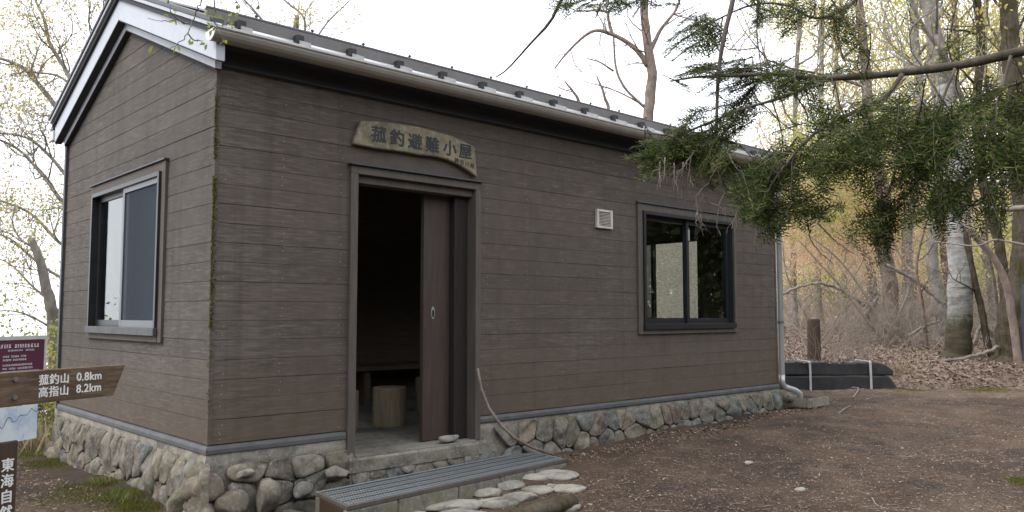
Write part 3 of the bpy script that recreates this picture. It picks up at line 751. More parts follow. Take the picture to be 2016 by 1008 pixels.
def stone_course(P, parent, u0, u1, top, bot, out_top, out_bot, size, aspect, lean, seed, drop=.0, joint=.008, topclear=lambda u: 0.07):
    """packed rounded stones over a battered strip; lean shears the cells"""
    r_ = np.random.default_rng(seed); zmin = min(bot(u) for u in np.linspace(u0, u1, 40))-.12
    nu = max(2, int((u1-u0)/(size*aspect))); nvv = max(2, int((top-zmin)/(size)))
    pts = []
    for i in range(nu):
        for j in range(nvv):
            pts.append([(u0+(u1-u0)*(i+.5+.5*(j % 2)-.25+r_.uniform(-.42, .42))/nu)/aspect, zmin+(top-zmin)*(j+.5+r_.uniform(-.42, .42))/nvv])
    pts = [np.array([p[0]-lean*p[1], p[1]]) for p in pts]
    box = (u0/aspect-(lean*zmin+.3 if lean else .01), u1/aspect+(.3 if lean else .01), zmin, top)
    for _ in range(1):
        pts = [.35*centroid(c)[0]+.65*p if len(c) > 2 else p for c, p in zip(voronoi(pts, box), pts)]
    cells = voronoi(pts, box)
    for poly in cells:
        if len(poly) < 3: continue
        poly = [np.array([(q[0]+lean*q[1])*aspect, q[1]]) for q in poly]
        cc, A = centroid(poly)
        if cc[0] < u0-.02 or cc[0] > u1+.02 or A < .0012: continue
        if cc[1] > top-topclear(cc[0])*.55 or r_.random() < drop: continue
        if cc[1] < bot(cc[0])-.12: continue
        rad = math.sqrt(A/math.pi); sh = 1-joint/rad
        pl = [np.array([cc[0]+(q[0]-cc[0])*sh, min(cc[1]+(q[1]-cc[1])*sh, top-topclear(q[0])*.35)]) for q in poly]
        ring = resample(chaikin(pl, 2, r_.uniform(.10, .2)), 24); bul = rad*r_.uniform(.18, .42); sd_ = r_.uniform(0, 90); tilt = r_.uniform(-.6, .6, 2); fac = [(r_.uniform(-.75, .75, 2), r_.uniform(.55, .95)) for _ in range(4)]
        vs = []
        lv = [(1.0, -.35), (1.0, .0), (.965, .42), (.86, .74), (.66, .92), (.36, 1.0)]
        def surf(uv, k):
            t = np.clip((top-uv[1])/(top-bot(uv[0])+.08), 0, 1); o = out_top+(out_bot(uv[0])-out_top)*min(1, (t*1.15)**.55)
            rel = (uv-cc)/rad
            h = bul*k+(rel@tilt)*bul*k*.5
            for fg_, fc_ in fac: h = min(h, bul*(fc_+rel@fg_)*(1 if k > .3 else 1.5))
            if k <= 0: h = bul*k
            nz_ = noise.noise(Vector((uv[0]*9, uv[1]*9, sd_)))*.34*rad*max(k, .2)+noise.noise(Vector((uv[0]*28, uv[1]*28, sd_)))*.13*rad*max(k, .2)
            return P(uv[0], o+h+nz_-.008, uv[1])
        for s_, k in lv:
            for q in ring: vs.append(surf(cc+(q-cc)*s_, k))
        vs.append(surf(cc, 1.02)); N = len(ring); nl = len(lv)
        fs = [(a*N+i, a*N+(i+1) % N, (a+1)*N+(i+1) % N, (a+1)*N+i) for a in range(nl-1) for i in range(N)]
        fs += [((nl-1)*N+i, (nl-1)*N+(i+1) % N, nl*N) for i in range(N)]
        b = MB(); b.add(vs, fs); b.build('stone', M['stone'], parent, smooth=True)
def boulder(name, c, rx, ry, rz_, mat, parent, seed, sub=3, amp=.22, rot=0, flat=0):
    bm = bmesh.new(); bmesh.ops.create_icosphere(bm, subdivisions=sub, radius=1)
    off = Vector((seed*3.7, seed*1.3, seed*.77)); r_ = random.Random(seed); planes = []
    for _ in range(8): planes.append((Vector((r_.gauss(0, 1), r_.gauss(0, 1), r_.gauss(0, 1))).normalized(), r_.uniform(.62, .9)))
    for v in bm.verts:
        n1 = noise.noise(v.co*1.1+off)*amp*1.6+noise.noise(v.co*2.6+off)*amp*.7+noise.noise(v.co*7+off)*amp*.16
        co = v.co*(1+n1)
        for n_, d_ in planes:
            e_ = co.dot(n_)-d_
            if e_ > 0: co = co-n_*e_*.88
        if flat: co.z = math.copysign(abs(co.z)**(1-flat*.0), co.z); co.z = min(co.z, .55+.1*noise.noise(v.co*1.5+off))
        v.co = Vector((co.x*rx, co.y*ry, co.z*rz_))
    bmesh.ops.rotate(bm, verts=bm.verts, cent=(0, 0, 0), matrix=Matrix.Rotation(rot, 3, 'Z'))
    bmesh.ops.translate(bm, verts=bm.verts, vec=Vector(c)); me = bpy.data.meshes.new(name); bm.to_mesh(me); bm.free()
    return link(name, me, mat, parent, True)

zt = -.058
PG = lambda u, o, v: (-o, u, v)
PF = lambda u, o, v: (u, -o, v)
botG = lambda u: ground_h(-.2, u)
botF = lambda u: ground_h(u, -.2)
outG = lambda u: .10+.05*max(0, 1-abs(u+.1)/.9)
outF = lambda u: .09+.06*max(0, 1-abs(u+.1)/.7)
fg = core_strip(PG, -.20, W+.10, 70, zt, lambda u: -.62, .03, outG, 'foundation')
stone_course(PG, fg, -.05, W+.05, zt-.03, botG, .035, outG, .185, .70, .32, 23, joint=.004, topclear=lambda u: .07)
ff1 = core_strip(PF, -.20, DX0+.03, 24, zt, lambda u: -.72, .03, outF, 'foundation')
stone_course(PF, ff1, .1, DX0+.05, zt-.05, lambda u: -.70, .05, outF, .165, 1.25, .0, 36, joint=.004, topclear=lambda u: .08)
ff2 = core_strip(PF, DX1+.0, L+.06, 80, zt, lambda u: botF(u)-.02, .02, lambda u: .10, 'foundation')
stone_course(PF, ff2, DX1+.01, L+.05, zt-.01, botF, .045, lambda u: .12, .155, 1.15, .08, 47, joint=.004, topclear=lambda u: .05)
ff3 = core_strip(PF, DX0+.0, DX1+.05, 24, -.20, lambda u: -.5, .075, lambda u: .15, 'foundation')
stone_course(PF, ff3, DX0+.02, DX1+.12, -.265, lambda u: -.50, .06, lambda u: .15, .10, 1.5, .0, 52, drop=.12)
# big boulders turning the near corner
for k, (x, y, z, a, b_, c_) in enumerate([(-.06, -.06, -.26, .13, .12, .10), (-.10, -.10, -.46, .15, .14, .13), (-.09, .12, -.38, .09, .13, .13), (-.10, -.06, -.66, .15, .15, .14), (-.03, .02, -.16, .07, .08, .06),
                                       (.10, -.12, -.38, .13, .09, .12), (.34, -.12, -.36, .19, .09, .13), (.16, -.16, -.60, .17, .11, .12), (.50, -.15, -.56, .18, .10, .10), (.86, -.12, -.28, .11, .06, .05), (.62, -.11, -.36, .13, .06, .06)]):
    boulder('stone', (x, y, z), a, b_, c_, M['stone'], fg if k < 5 else ff1, 3+k, 3, .2, k*.7)
boulder('stone', (.20, -.10, -.20), .075, .05, .035, M['cobble'], ff1, 41, 3, .12)

print('hut done')
# ------------------------------------------------------------------ text helper
def text_mesh(txt, size, P0, ux, uy, depth=.002, space=1.0, squeeze=1.0, bold=0.0, name='lettering'):
    """flat lettering with its lower left corner at P0, running along ux, rising along uy"""
    cu = bpy.data.curves.new('t', 'FONT'); cu.body = txt; cu.size = size; cu.space_character = space
    cu.extrude = depth; cu.resolution_u = 3
    ob = bpy.data.objects.new('t', cu); COL.objects.link(ob)
    dg = bpy.context.evaluated_depsgraph_get(); me = bpy.data.meshes.new_from_object(ob.evaluated_get(dg))
    bpy.data.objects.remove(ob); bpy.data.curves.remove(cu)
    me.materials.clear(); me.name = name
    ux = unit(ux); uy = unit(uy); un = np.cross(ux, uy); P0 = np.asarray(P0, float)
    co = np.zeros(len(me.vertices)*3, np.float32); me.vertices.foreach_get('co', co); co = co.reshape(-1, 3)
    co = P0+co[:, :1]*squeeze*ux+co[:, 1:2]*uy+co[:, 2:3]*un
    me.vertices.foreach_set('co', co.astype(np.float32).ravel()); me.update()
    if bold:
        bm = bmesh.new(); bm.from_mesh(me); base = list(bm.verts)+list(bm.edges)+list(bm.faces)
        for k, (du, dv_) in enumerate(((1, 0), (-1, 0), (0, 1), (0, -1), (.7, .7), (-.7, -.7))):
            g_ = bmesh.ops.duplicate(bm, geom=base)['geom']; sh = ux*du*bold+uy*dv_*bold-un*.00012*(k+1)
            bmesh.ops.translate(bm, verts=[q for q in g_ if isinstance(q, bmesh.types.BMVert)], vec=Vector(sh))
        bm.to_mesh(me); bm.free()
    return me

# ------------------------------------------------------------------ name board above the door
nb = empty('name_board'); tag(nb, 'wavy lichened plank with carved black lettering hung above the doorway', 'sign board')
topc = [(1.062, 2.300), (1.20, 2.318), (1.40, 2.330), (1.60, 2.338), (1.80, 2.325), (1.95, 2.315), (2.08, 2.285), (2.185, 2.262)]
botc = [(2.215, 2.0), (2.13, 2.045), (2.02, 2.085), (1.90, 2.115), (1.78, 2.122), (1.60, 2.115), (1.42, 2.118), (1.25, 2.11), (1.10, 2.115), (1.010, 2.118)]
b = MB(); b.prism([(x, -.068, z) for x, z in topc+[(2.20, 2.15)]+botc], (0, .042, 0)); b.build('plank', M['sign'], nb, bevel=.006, seg=2)
slant = np.array([1, 0, -.018])
xx = [1.175, 1.345, 1.515, 1.685, 1.865, 2.03]
for k, ch in enumerate('菰釣避難小屋'):
    link('character', text_mesh(ch, .132, (xx[k]-.018, -.0685, 2.172-.003*k), (1, 0, 0), (0, 0, 1), .003, bold=.003, squeeze=1.08), M['ink'], nb)
for k, ch in enumerate('神奈川県'):
    link('character', text_mesh(ch, .05, (1.965+.056*k, -.0685, 2.098-.008*k), (1, 0, 0), (0, 0, 1), .002, bold=.0003), M['ink'], nb)

# ------------------------------------------------------------------ trail signpost
sp = empty('trail_signpost'); tag(sp, 'brown wooden trail signpost with an arrow board pointing right', 'signpost')
A0 = np.array([-1.463, -1.380]); dv = unit(np.array([-.895+1.463, -1.128+1.380, 0])); nv_ = np.array([dv[1], -dv[0], 0])
def SPt(s, n, z): q = np.array([A0[0], A0[1], 0])+dv*s+nv_*n; return (q[0], q[1], z)
za, zb = .464, .605
Lb = .622
b = MB(); b.prism([SPt(-.55, .0, za), SPt(Lb-.062, .0, za), SPt(Lb, .0, zb-.004), SPt(Lb-.002, 0, zb), SPt(-.55, .0, zb)], tuple(-nv_*.035)); b.build('arrow_board', M['plank'], sp, bevel=.004)
zg = ground_h(*SPt(.05, 0, 0)[:2])
b = MB(); vs = [SPt(s, n, z) for z in (zg-.3, zb-.012) for s, n in ((-.035, -.155), (.085, -.155), (.085, -.036), (-.035, -.036))]
b.add(vs, [(0, 3, 2, 1), (4, 5, 6, 7), (0, 1, 5, 4), (1, 2, 6, 5), (2, 3, 7, 6), (3, 0, 4, 7)]); b.build('post', M['postwood'], sp, bevel=.006)
# front face of the post stands in front of the arrow board's lower edge
b = MB(); vs = [SPt(s, n, z) for z in (zg-.3, .322) for s, n in ((-.035, -.0355), (.085, -.0355), (.085, .012), (-.035, .012))]
b.add(vs, [(0, 3, 2, 1), (4, 5, 6, 7), (0, 1, 5, 4), (1, 2, 6, 5), (2, 3, 7, 6), (3, 0, 4, 7)]); b.build('post_face', M['postwood'], sp, bevel=.005)
b = MB(); b.prism([SPt(-.25, -.004, .305), SPt(.172, -.004, .318), SPt(.172, -.004, .4625), SPt(-.25, -.004, .4625)], tuple(nv_*.006)); mp_ = b.build('map_panel', M['map'], sp)
# ridge line printed on the map
ml = MB(); pr = None; r = random.Random(4)
for k in range(22):
    s = -.02+.19*k/21; z = .385+.055*(k/21)+.012*math.sin(k*1.1)+r.uniform(-.008, .008)
    if pr: ml.tube([SPt(pr[0], .0025, pr[1]), SPt(s, .0025, z)], .0012, 4)
    pr = (s, z)
ml.build('map_line', m_metal('map_ink', (.06, .09, .16), .5, dirt=.05), mp_)
rows = [('菰釣山', '0.8km', .545), ('高指山', '8.2km', .492)]
for kj, km, z in rows:
    link('lettering', text_mesh(kj, .048, SPt(.172, .0005, z), dv, (0, 0, 1), .0012, 1.06, 1.02, .0009), M['white'], sp)
    link('lettering', text_mesh(km, .052, SPt(.357, .0005, z+.001), dv, (0, 0, 1), .0012, 1.05, 1.0, .0011), M['white'], sp)
link('lettering', text_mesh('km', .052, SPt(-.0655, .0005, .516), dv, (0, 0, 1), .0012, 1.05, 1.0, .0011), M['white'], sp)
for k, ch in enumerate('東海自然歩道'):
    link('lettering', text_mesh(ch, .058, SPt(.012, .0125, .205-.064*k), dv, (0, 0, 1), .0012, bold=.0012), M['white'], sp)
for z in (.50, .575):
    c = np.array(SPt(.066, .001, z)); b = MB(); b.tube([c, c+nv_*.006], .011, 10); b.build('bolt', M['rail'], sp)

# ------------------------------------------------------------------ maroon notice board behind it
ib = empty('notice_board'); tag(ib, 'maroon notice board with white lettering and pale frame behind the signpost', 'notice board')
B1 = np.array([-.925, .200]); dv2 = unit(np.array([-.925+1.198, .200-.038, 0])); nv2 = np.array([dv2[1], -dv2[0], 0])
def IB(s, n, z): q = np.array([B1[0], B1[1], 0])+dv2*s+nv2*n; return (q[0], q[1], z)
b = MB(); b.prism([IB(-.95, 0, .45), IB(-.014, 0, .45), IB(-.014, 0, .705), IB(-.95, 0, .705)], tuple(-nv2*.015)); b.build('panel', M['maroon'], ib)
fr = MB(); 
for q in (((-.97, .70), (0, .722)), ((-.97, .43), (0, .452)), ((-.016, .452), (0, .70)), ((-.97, .452), (-.953, .70))):
    (s0, z0), (s1, z1) = q; fr.prism([IB(s0, .004, z0), IB(s1, .004, z0), IB(s1, .004, z1), IB(s0, .004, z1)], tuple(-nv2*.025))
fr.build('frame', M['pale_frame'], ib)
for s in (-.40, -.85):
    zg = ground_h(*IB(s, 0, 0)[:2]); p0 = np.array(IB(s, -.04, zg-.2)); p1 = np.array(IB(s, -.04, .70)); b = MB(); b.tube([p0, p1], .028, 10); b.build('post', M['rail'], ib, smooth=True)
def irow(s0, s1, z, h, seed, fill=.72):
    r_ = random.Random(seed); b = MB(); x = s0
    while x < s1:
        w_ = h*r_.uniform(.5, .95)
        if r_.random() < .93:
            for q in range(3):
                zz = z+h*(q/3.0); b.prism([IB(x+w_*r_.uniform(0, .3), .001, zz), IB(x+w_*r_.uniform(.6, 1), .001, zz), IB(x+w_*r_.uniform(.6, 1), .001, zz+h*.2), IB(x+w_*r_.uniform(0, .3), .001, zz+h*.2)], tuple(nv2*.0008))
        x += w_+h*.16
    b.build('lettering', M['white'], ib, fix=False)
irow(-.345, -.06, .656, .022, 1); irow(-.275, -.09, .636, .010, 2)
for k in range(6): irow(-.295, -.295+[.17, .15, .19, .2, .245, .14][k], .602-.0195*k-(.01 if k > 1 else 0), .0115, 3+k)
irow(-.40, -.385, .60, .018, 11); irow(-.40, -.385, .56, .018, 12); irow(-.42, -.37, .535, .015, 13); irow(-.36, -.05, .462, .013, 14)
b = MB(); c = np.array(IB(-.405, 0.0005, .655)); b.tube([c, c+nv2*.002], .022, 16); b.build('emblem', M['green_dot'], ib)

# ------------------------------------------------------------------ grating step in front of the door
gs = empty('grating_step'); tag(gs, 'long mossy concrete step topped with a blue-grey steel grating below the doorway', 'step')
c0 = np.array([.545, -.80, 0]); ang = R(6.0); ex = np.array([math.cos(ang), math.sin(ang), 0]); ey = np.array([.13, .99, 0])
GL, GWd, zt_ = 2.24, .52, -.345
def GP(s, t, z): q = c0+ex*s+ey*t; return (q[0], q[1], z)
def gbx(name, mat, s0, s1, t0, t1, z0, z1, bev=.004, par=gs):
    b = MB(); vs = [GP(s, t, z) for z in (z0, z1) for s, t in ((s0, t0), (s1, t0), (s1, t1), (s0, t1))]
    b.add(vs, [(0, 3, 2, 1), (4, 5, 6, 7), (0, 1, 5, 4), (1, 2, 6, 5), (2, 3, 7, 6), (3, 0, 4, 7)]); return b.build(name, mat, par, bevel=bev)
splits = [0, .42, .98, 1.42, 1.83, GL]
for k in range(5):
    gbx('kerb_block', M['concrete'], splits[k]+.002, splits[k+1]-.002, 0, .07, -.70, zt_-.028+.002*(k % 2), .008)
gbx('kerb_block', M['concrete'], 0, GL, GWd-.07, GWd, -.70, zt_-.028, .006)
gbx('end_block', M['postwood'], 0.001, .06, .0705, GWd-.0705, -.70, zt_-.03, .006); gbx('end_block', M['concrete'], GL-.06, GL-.001, .0705, GWd-.0705, -.70, zt_-.03, .006)
gbx('channel_floor', M['concrete'], .06, GL-.06, .0705, GWd-.0705, -.70, zt_-.10, 0)
for q in ((0, GL, .0, .022), (0, GL, GWd-.022, GWd)): gbx('edge_bar', M['trim'] if q[2] == 0 else M['steel'], q[0], q[1], q[2], q[3], zt_-.026, zt_+.002, .002)
gbx('edge_bar', M['trim'], 0, .03, .0225, GWd-.0225, zt_-.026, zt_+.001, .002); gbx('edge_bar', M['steel'], GL-.03, GL, .0225, GWd-.0225, zt_-.026, zt_+.001, .002)
bars = 17
for k in range(bars):
    t = .035+(GWd-.07)*k/(bars-1); wd_ = .009 if k % 4 else .020
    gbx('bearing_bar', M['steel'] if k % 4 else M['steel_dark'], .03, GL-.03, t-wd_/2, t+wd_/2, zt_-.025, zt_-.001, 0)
b = MB()
for k in range(100):
    s = .04+(GL-.08)*k/99
    for j in range(8):
        t = .04+j*(GWd-.08)/8
        b.add([GP(s-.003, t, zt_+.0005), GP(s+.003, t, zt_+.0005), GP(s+.003, t+.03, zt_+.0005), GP(s-.003, t+.03, zt_+.0005), GP(s-.003, t, zt_-.02), GP(s+.003, t, zt_-.02), GP(s+.003, t+.03, zt_-.02), GP(s-.003, t+.03, zt_-.02)],
              [(0, 1, 2, 3), (0, 4, 5, 1), (2, 6, 7, 3), (1, 5, 6, 2), (0, 3, 7, 4)])
stuff(b.build('cross_bars', M['pipe'], gs, fix=False))

# ------------------------------------------------------------------ cobbles at the foot of the step
cp = empty('cobble_path'); struct(cp)
k = 0
for zx, zy, ww_, hh_ in [(770, 640, 185, 75), (990, 585, 380, 80), (1080, 640, 330, 80), (1225, 520, 230, 62), (1400, 490, 195, 66), (1310, 572, 240, 56), (1470, 545, 200, 66), (1580, 452, 190, 66), (1590, 512, 190, 60), (1725, 440, 235, 64),
                         (1800, 506, 195, 86), (1790, 590, 165, 110), (1690, 500, 90, 44), (1500, 640, 260, 70)]:
    px, py = 600+zx*.2877, 820+zy*.2877; hw, hh = ww_*.2877/2, hh_*.2877/2
    zc_ = -.455; p = atz(px, py, zc_); D = (p-CAM)@FWD
    rx = hw*D/FPX*1.02; ry = min(rx*1.25, hh*D/FPX/.19)
    boulder('stone', (p[0], p[1], ground_h(p[0], p[1])+.016), rx*1.24, max(ry*.78, rx*.72), .050, M['cobble'], cp, 20+k, 3, .15, -YAW, .5); k += 1

# mossy log at the lower edge
p0, p1 = atz(925, 1035, -.47), atz(1128, 990, -.46)
lg = MB(); pts = [p0+(p1-p0)*t for t in np.linspace(0, 1, 14)]
for i, q in enumerate(pts): q[2] = ground_h(q[0], q[1])+.045+.006*math.sin(i*1.7)
lg.tube(pts, [.066+.007*math.sin(i*2.1)+(.0 if 0 < i < 13 else -.012) for i in range(14)], 14, ell=.8)
log = lg.build('mossy_log', M['bark_moss'], None, smooth=True); tag(log, 'short mossy brown log lying across the cobbles by the step', 'log')

# stone standing on the sill, stick by the door
tag(boulder('sill_stone', (1.955, -.035, -.150), .105, .055, .038, M['cobble'], None, 66, 3, .13, .1, .3), 'flat grey stone lying on the door sill', 'stone')
st = [aty(940, 725, -.075), aty(947, 765, -.10), aty(962, 803, -.16), aty(985, 836, -.24), aty(1012, 861, -.32), aty(1045, 880, -.38)]
q = atz(1090, 896, -.37); st.append(q)
b = MB(); b.tube(st, [.011, .013, .013, .013, .012, .011, .008], 8); tag(b.build('crooked_stick', M['bark_red'], None, smooth=True), 'thin crooked reddish stick leaning against the wall right of the doorway', 'stick')

# ------------------------------------------------------------------ inside the hut: log stools, bench
def stool(c, r_, h, label, seed):
    b = MB(); n = 20; rr = random.Random(seed); rad = []
    b.tube([(c[0], c[1], -.189), (c[0], c[1], -.17), (c[0], c[1], -.19+h*.5), (c[0], c[1], -.19+h-.012), (c[0], c[1], -.19+h)], [r_*.97, r_, r_*1.0, r_*1.01, r_*.95], n)
    b.v = [(c[0]+(v[0]-c[0])*(1+.05*math.sin(3*math.atan2(v[1]-c[1], v[0]-c[0])+seed)), c[1]+(v[1]-c[1])*(1+.05*math.sin(3*math.atan2(v[1]-c[1], v[0]-c[0])+seed)), v[2]) for v in b.v]
    tag(b.build('log_stool', M['stool'], None, smooth=False), label, 'stool', 'log stools in the hut')
M['stool'] = m_plainwood('sawn_log', (.34, .26, .18), .8)
stool((2.20, 1.17), .155, .36, 'round sawn log stool on the floor in the middle of the doorway', 1)
stool((1.66, 1.14), .15, .36, 'log stool half hidden behind the left door post', 2)
stool((3.2, 1.9), .15, .36, 'log stool deep in the dark room behind the door panel', 3)
be = empty('bench'); tag(be, 'low dark wooden bench along the back wall of the hut', 'bench')
b = MB(); b.box(1.4, 4.6, 2.75, 3.35, .20, .25); b.build('seat', M['interior'], be, bevel=.004)
for x in (1.5, 3.0, 4.5):
    b = MB(); b.box(x-.04, x+.04, 2.8, 3.3, -.189, .199); b.build('leg', M['interior'], be)

# ------------------------------------------------------------------ splash block under the downpipe
tr = empty('splash_block'); tag(tr, 'shallow concrete splash tray on the ground under the downpipe outlet', 'tray')
tx, ty, tz = 7.42, -.22, -.225
for q in ((-.26, .26, -.19, -.15, -.06, .055), (-.26, .26, .15, .19, -.06, .055), (-.26, -.22, -.149, .149, -.06, .055), (.22, .26, -.149, .149, -.06, .05)):
    b = MB(); b.box(tx+q[0], tx+q[1], ty+q[2], ty+q[3], tz+q[4], tz+q[5]); b.build('rim', M['cement'], tr, bevel=.012, seg=2)
b = MB(); b.box(tx-.219, tx+.219, ty-.149, ty+.149, tz-.06, tz-.005); b.build('base', M['concrete'], tr)
for k, (x, y, s) in enumerate([(7.22, .02, .09), (7.40, .10, .08), (7.13, -.16, .075)]):
    boulder('stone', (x, y, -.17), s, s*.8, s*.75, M['stone'], ff2, 80+k, 3, .2)

# ------------------------------------------------------------------ dark timber bundle behind the hut's corner
tb = empty('timber_bundle'); tag(tb, 'long low bundle of dark sheeted timbers tied with two pale straps', 'timber bundle')
bl, br_ = at(1430, 768, 12.55), at(1766, 764, 12.62)
bl[2] = br_[2] = -.315; ux_ = unit((br_-bl)*np.array([1, 1, 0])); uy_ = np.array([-ux_[1], ux_[0], 0]); BLn = np.linalg.norm((br_-bl)[:2])
if uy_@FWD < 0: uy_ = -uy_
def BP(s, t, z): q = bl+ux_*s+uy_*t; return np.array([q[0], q[1], z])
def rounded(name, s0, s1, z0, z1, t0, t1, rend, mat, seed):
    b = MB(); n = 26; vs = []; r_ = random.Random(seed); prof = 20
    for i in range(n+1):
        s = s0+(s1-s0)*i/n; e = max(0, (s-(s1-rend))/rend); k = math.sqrt(max(0.02, 1-e*e*.82))
        sag = .012*noise.noise(Vector((s*1.3, seed, 0)))
        for j in range(prof):
            q4, jj = divmod(j, 5); a = math.pi/2*(q4+jj/4); rc = .03
            ca = math.cos(a); sa = math.sin(a); cx_ = (1 if q4 in (0, 3) else -1); cz_ = (1 if q4 in (0, 1) else -1)
            hh = (z1-z0)/2*k; hw = (t1-t0)/2
            tt = (t0+t1)/2+cx_*(hw-rc)+rc*ca; zz = z0+hh+cz_*(hh-rc)+rc*sa+sag
            vs.append(BP(s, tt+.02*noise.noise(Vector((s*2.5, zz*6, seed))), zz))
    fs = [(i*prof+j, i*prof+(j+1) % prof, (i+1)*prof+(j+1) % prof, (i+1)*prof+j) for i in range(n) for j in range(prof)]
    fs += [tuple(range(prof)), tuple(n*prof+j for j in range(prof))]
    b.add(vs, fs); return b.build(name, mat, tb, smooth=False)
rounded('timber', 0, BLn, -.36, -.09, 0, .55, .16, M['sheet'], 1); rounded('timber', 0, BLn-.05, -.095, .115, .012, .54, .28, M['sheet'], 2)
for px in (1595, 1716):
    s = (at(px, 740, 12.55)-bl)@ux_
    b = MB(); b.prism([BP(s, -.024, -.34), BP(s, -.024, -.1), BP(s, -.012, .12), BP(s, .02, .132), BP(s, .5, .132), BP(s, .5, .122), BP(s, .03, .120), BP(s, .004, .10), BP(s, -.008, -.1), BP(s, -.008, -.34)], tuple(ux_*.032)); b.build('strap', M['strap'], tb)

n = 260; rgb = np.random.default_rng(9); c = np.array([BP(s_, t_, .112) for s_, t_ in zip(rgb.uniform(.2, BLn-.4, n), np.abs(rgb.normal(0, .2, n)))]); a = rgb.uniform(0, 6.28, n)
ax = nrm(np.stack([np.cos(a), np.sin(a), rgb.normal(.1, .25, n)], 1)); V, F = leaf_cards(c, ax, nrm(np.cross(ax, np.array([0, 0, 1.0])+rgb.normal(0, .3, (n, 3)))), rgb.uniform(.04, .08, n), rgb.uniform(.02, .045, n)); stuff(link('fallen_leaves', np_mesh('fallen_leaves', V, F), M['litter_pale'], tb))
# cut post, dark stake at the right
p = at(1603, 700, 13.9); zg = ground_h(p[0], p[1])
b = MB(); b.tube([(p[0], p[1], zg-.2), (p[0], p[1], zg+.3), (p[0]+.01, p[1], .745), (p[0]+.01, p[1], .775)], [.115, .11, .105, .095], 12)
tag(b.build('cut_post', M['postwood'], None, smooth=False), 'short dark mossy cut post standing behind the timber bundle', 'post')
p = at(2012, 712, 13.6); q = at(2018, 560, 13.6); zg = ground_h(p[0], p[1])
b = MB(); b.tube([(p[0], p[1], zg-.2), tuple(q)], [.05, .045], 8); tag(b.build('dark_stake', m_metal('slate_blue_plastic', (.05, .06, .085), .5), None), 'dark slate-blue stake at the right edge in front of the mossy trunk', 'stake')
print('props done')
# ------------------------------------------------------------------ trees
def smooth_path(pts, n):
    """Catmull-Rom through points"""
    P = [np.asarray(p, float) for p in pts]
    if len(P) < 3:
        return [P[0]+(P[-1]-P[0])*t for t in np.linspace(0, 1, n)]
    P = [2*P[0]-P[1]]+P+[2*P[-1]-P[-2]]; out = []; m = len(P)-3
    for t in np.linspace(0, m-1e-6, n):
        i = int(t); u = t-i; a, b_, c, d = P[i:i+4]
        out.append(.5*((2*b_)+(-a+c)*u+(2*a-5*b_+4*c-d)*u*u+(-a+3*b_-3*c+d)*u**3))
    return out
class Tree:
    def __init__(s, seed): s.r = np.random.default_rng(seed); s.wood = MB(); s.twig = MB(); s.tips = []
    def limb(s, pts, r0, r1, n=None, sides=9, rough=.06):
        n = n or max(5, len(pts)*4); P = smooth_path(pts, n); rr = [r0+(r1-r0)*t for t in np.linspace(0, 1, n)]
        P = [p+s.r.normal(0, r*rough, 3) for p, r in zip(P, rr)]
        s.wood.tube(P, [r*(1+s.r.uniform(-.05, .05)) for r in rr], sides); return P, rr
    def grow(s, p, d, ln, r, depth, up=.10, wig=.22, kids=(3, 5), spread=.9, ratio=.6, minr=.003):
        n = 5 if depth > 0 else 4; P = [np.asarray(p, float)]; d = unit(d); ds = [d]
        for i in range(n):
            d = unit(d+s.r.normal(0, wig, 3)*(.6 if i == 0 else 1)+np.array([0, 0, up])); ds.append(d); P.append(P[-1]+d*ln/n)
        rr = [max(minr*.6, r*(1-.62*i/n)) for i in range(n+1)]
        (s.wood if r > .02 else s.twig).tube(P, rr, 6 if r > .03 else (5 if r > .012 else 3), cap=False)
        if depth <= 0: s.tips.append((P[-1], d)); s.tips.append((P[2], ds[2])); return
        k = s.r.integers(kids[0], kids[1]+1)
        for j in range(k):
            t = .25+.75*(j+s.r.uniform(.2, .9))/k; i = min(n-1, int(t*n)); q = P[i]+(P[i+1]-P[i])*(t*n-i if t*n-i < 1 else 1)
            dd_ = ds[min(i+1, n)]; side = unit(np.cross(dd_, s.r.normal(size=3)))
            s.grow(q, dd_*.75+side*spread, ln*ratio*s.r.uniform(.75, 1.2), r*.52, depth-1, up, wig, kids, spread, ratio, minr)
        s.grow(P[-1], d, ln*ratio, rr[-1]*.9, depth-1, up, wig, kids, spread, ratio, minr)
    def sprout(s, P, rr, n, ln, depth, t0=.3, up=.15, kids=(3, 4), spread=1.0, bias=None, **kw):
        for k in range(n):
            t = t0+(1-t0)*(k+s.r.random())/n; i = min(len(P)-2, int(t*(len(P)-1))); d = unit(P[i+1]-P[i]); sd_ = unit(np.cross(d, s.r.normal(size=3)))
            dd_ = d*.6+sd_*spread
            if bias is not None: dd_ = dd_+np.asarray(bias)
            s.grow(P[i], dd_, ln*s.r.uniform(.7, 1.25), min(rr[i]*.55, .012*ln+.006), depth, up, kids=kids, **kw)
    def leaves(s, per, size, spread, droop=.2):
        if not s.tips: return None
        c = np.array([t[0] for t in s.tips]); n = len(c)*per; c = np.repeat(c, per, 0)+s.r.normal(0, spread, (n, 3))
        ax = nrm(rand_dirs(s.r, n)+np.array([0, 0, -droop])); sd_ = nrm(np.cross(ax, rand_dirs(s.r, n)))
        ln = size*s.r.uniform(.6, 1.3, n); return leaf_cards(c, ax, sd_, ln, ln*s.r.uniform(.5, .75, n))
    def make(s, name, bark, label, leafmat=None, per=3, size=.05, spread=.06, cat='tree', group=None, parent_part='trunk'):
        e = empty(name); tag(e, label, cat, group)
        if s.wood.v: s.wood.build(parent_part, bark, e, smooth=True, fix=False)
        if s.twig.v: stuff(s.twig.build('twigs', bark, e, smooth=True, fix=False))
        if leafmat is not None:
            V, F = s.leaves(per, size, spread); stuff(link('crown', np_mesh('crown', V, F), leafmat, e))
        return e
def pxw(px, D): return px*D/FPX
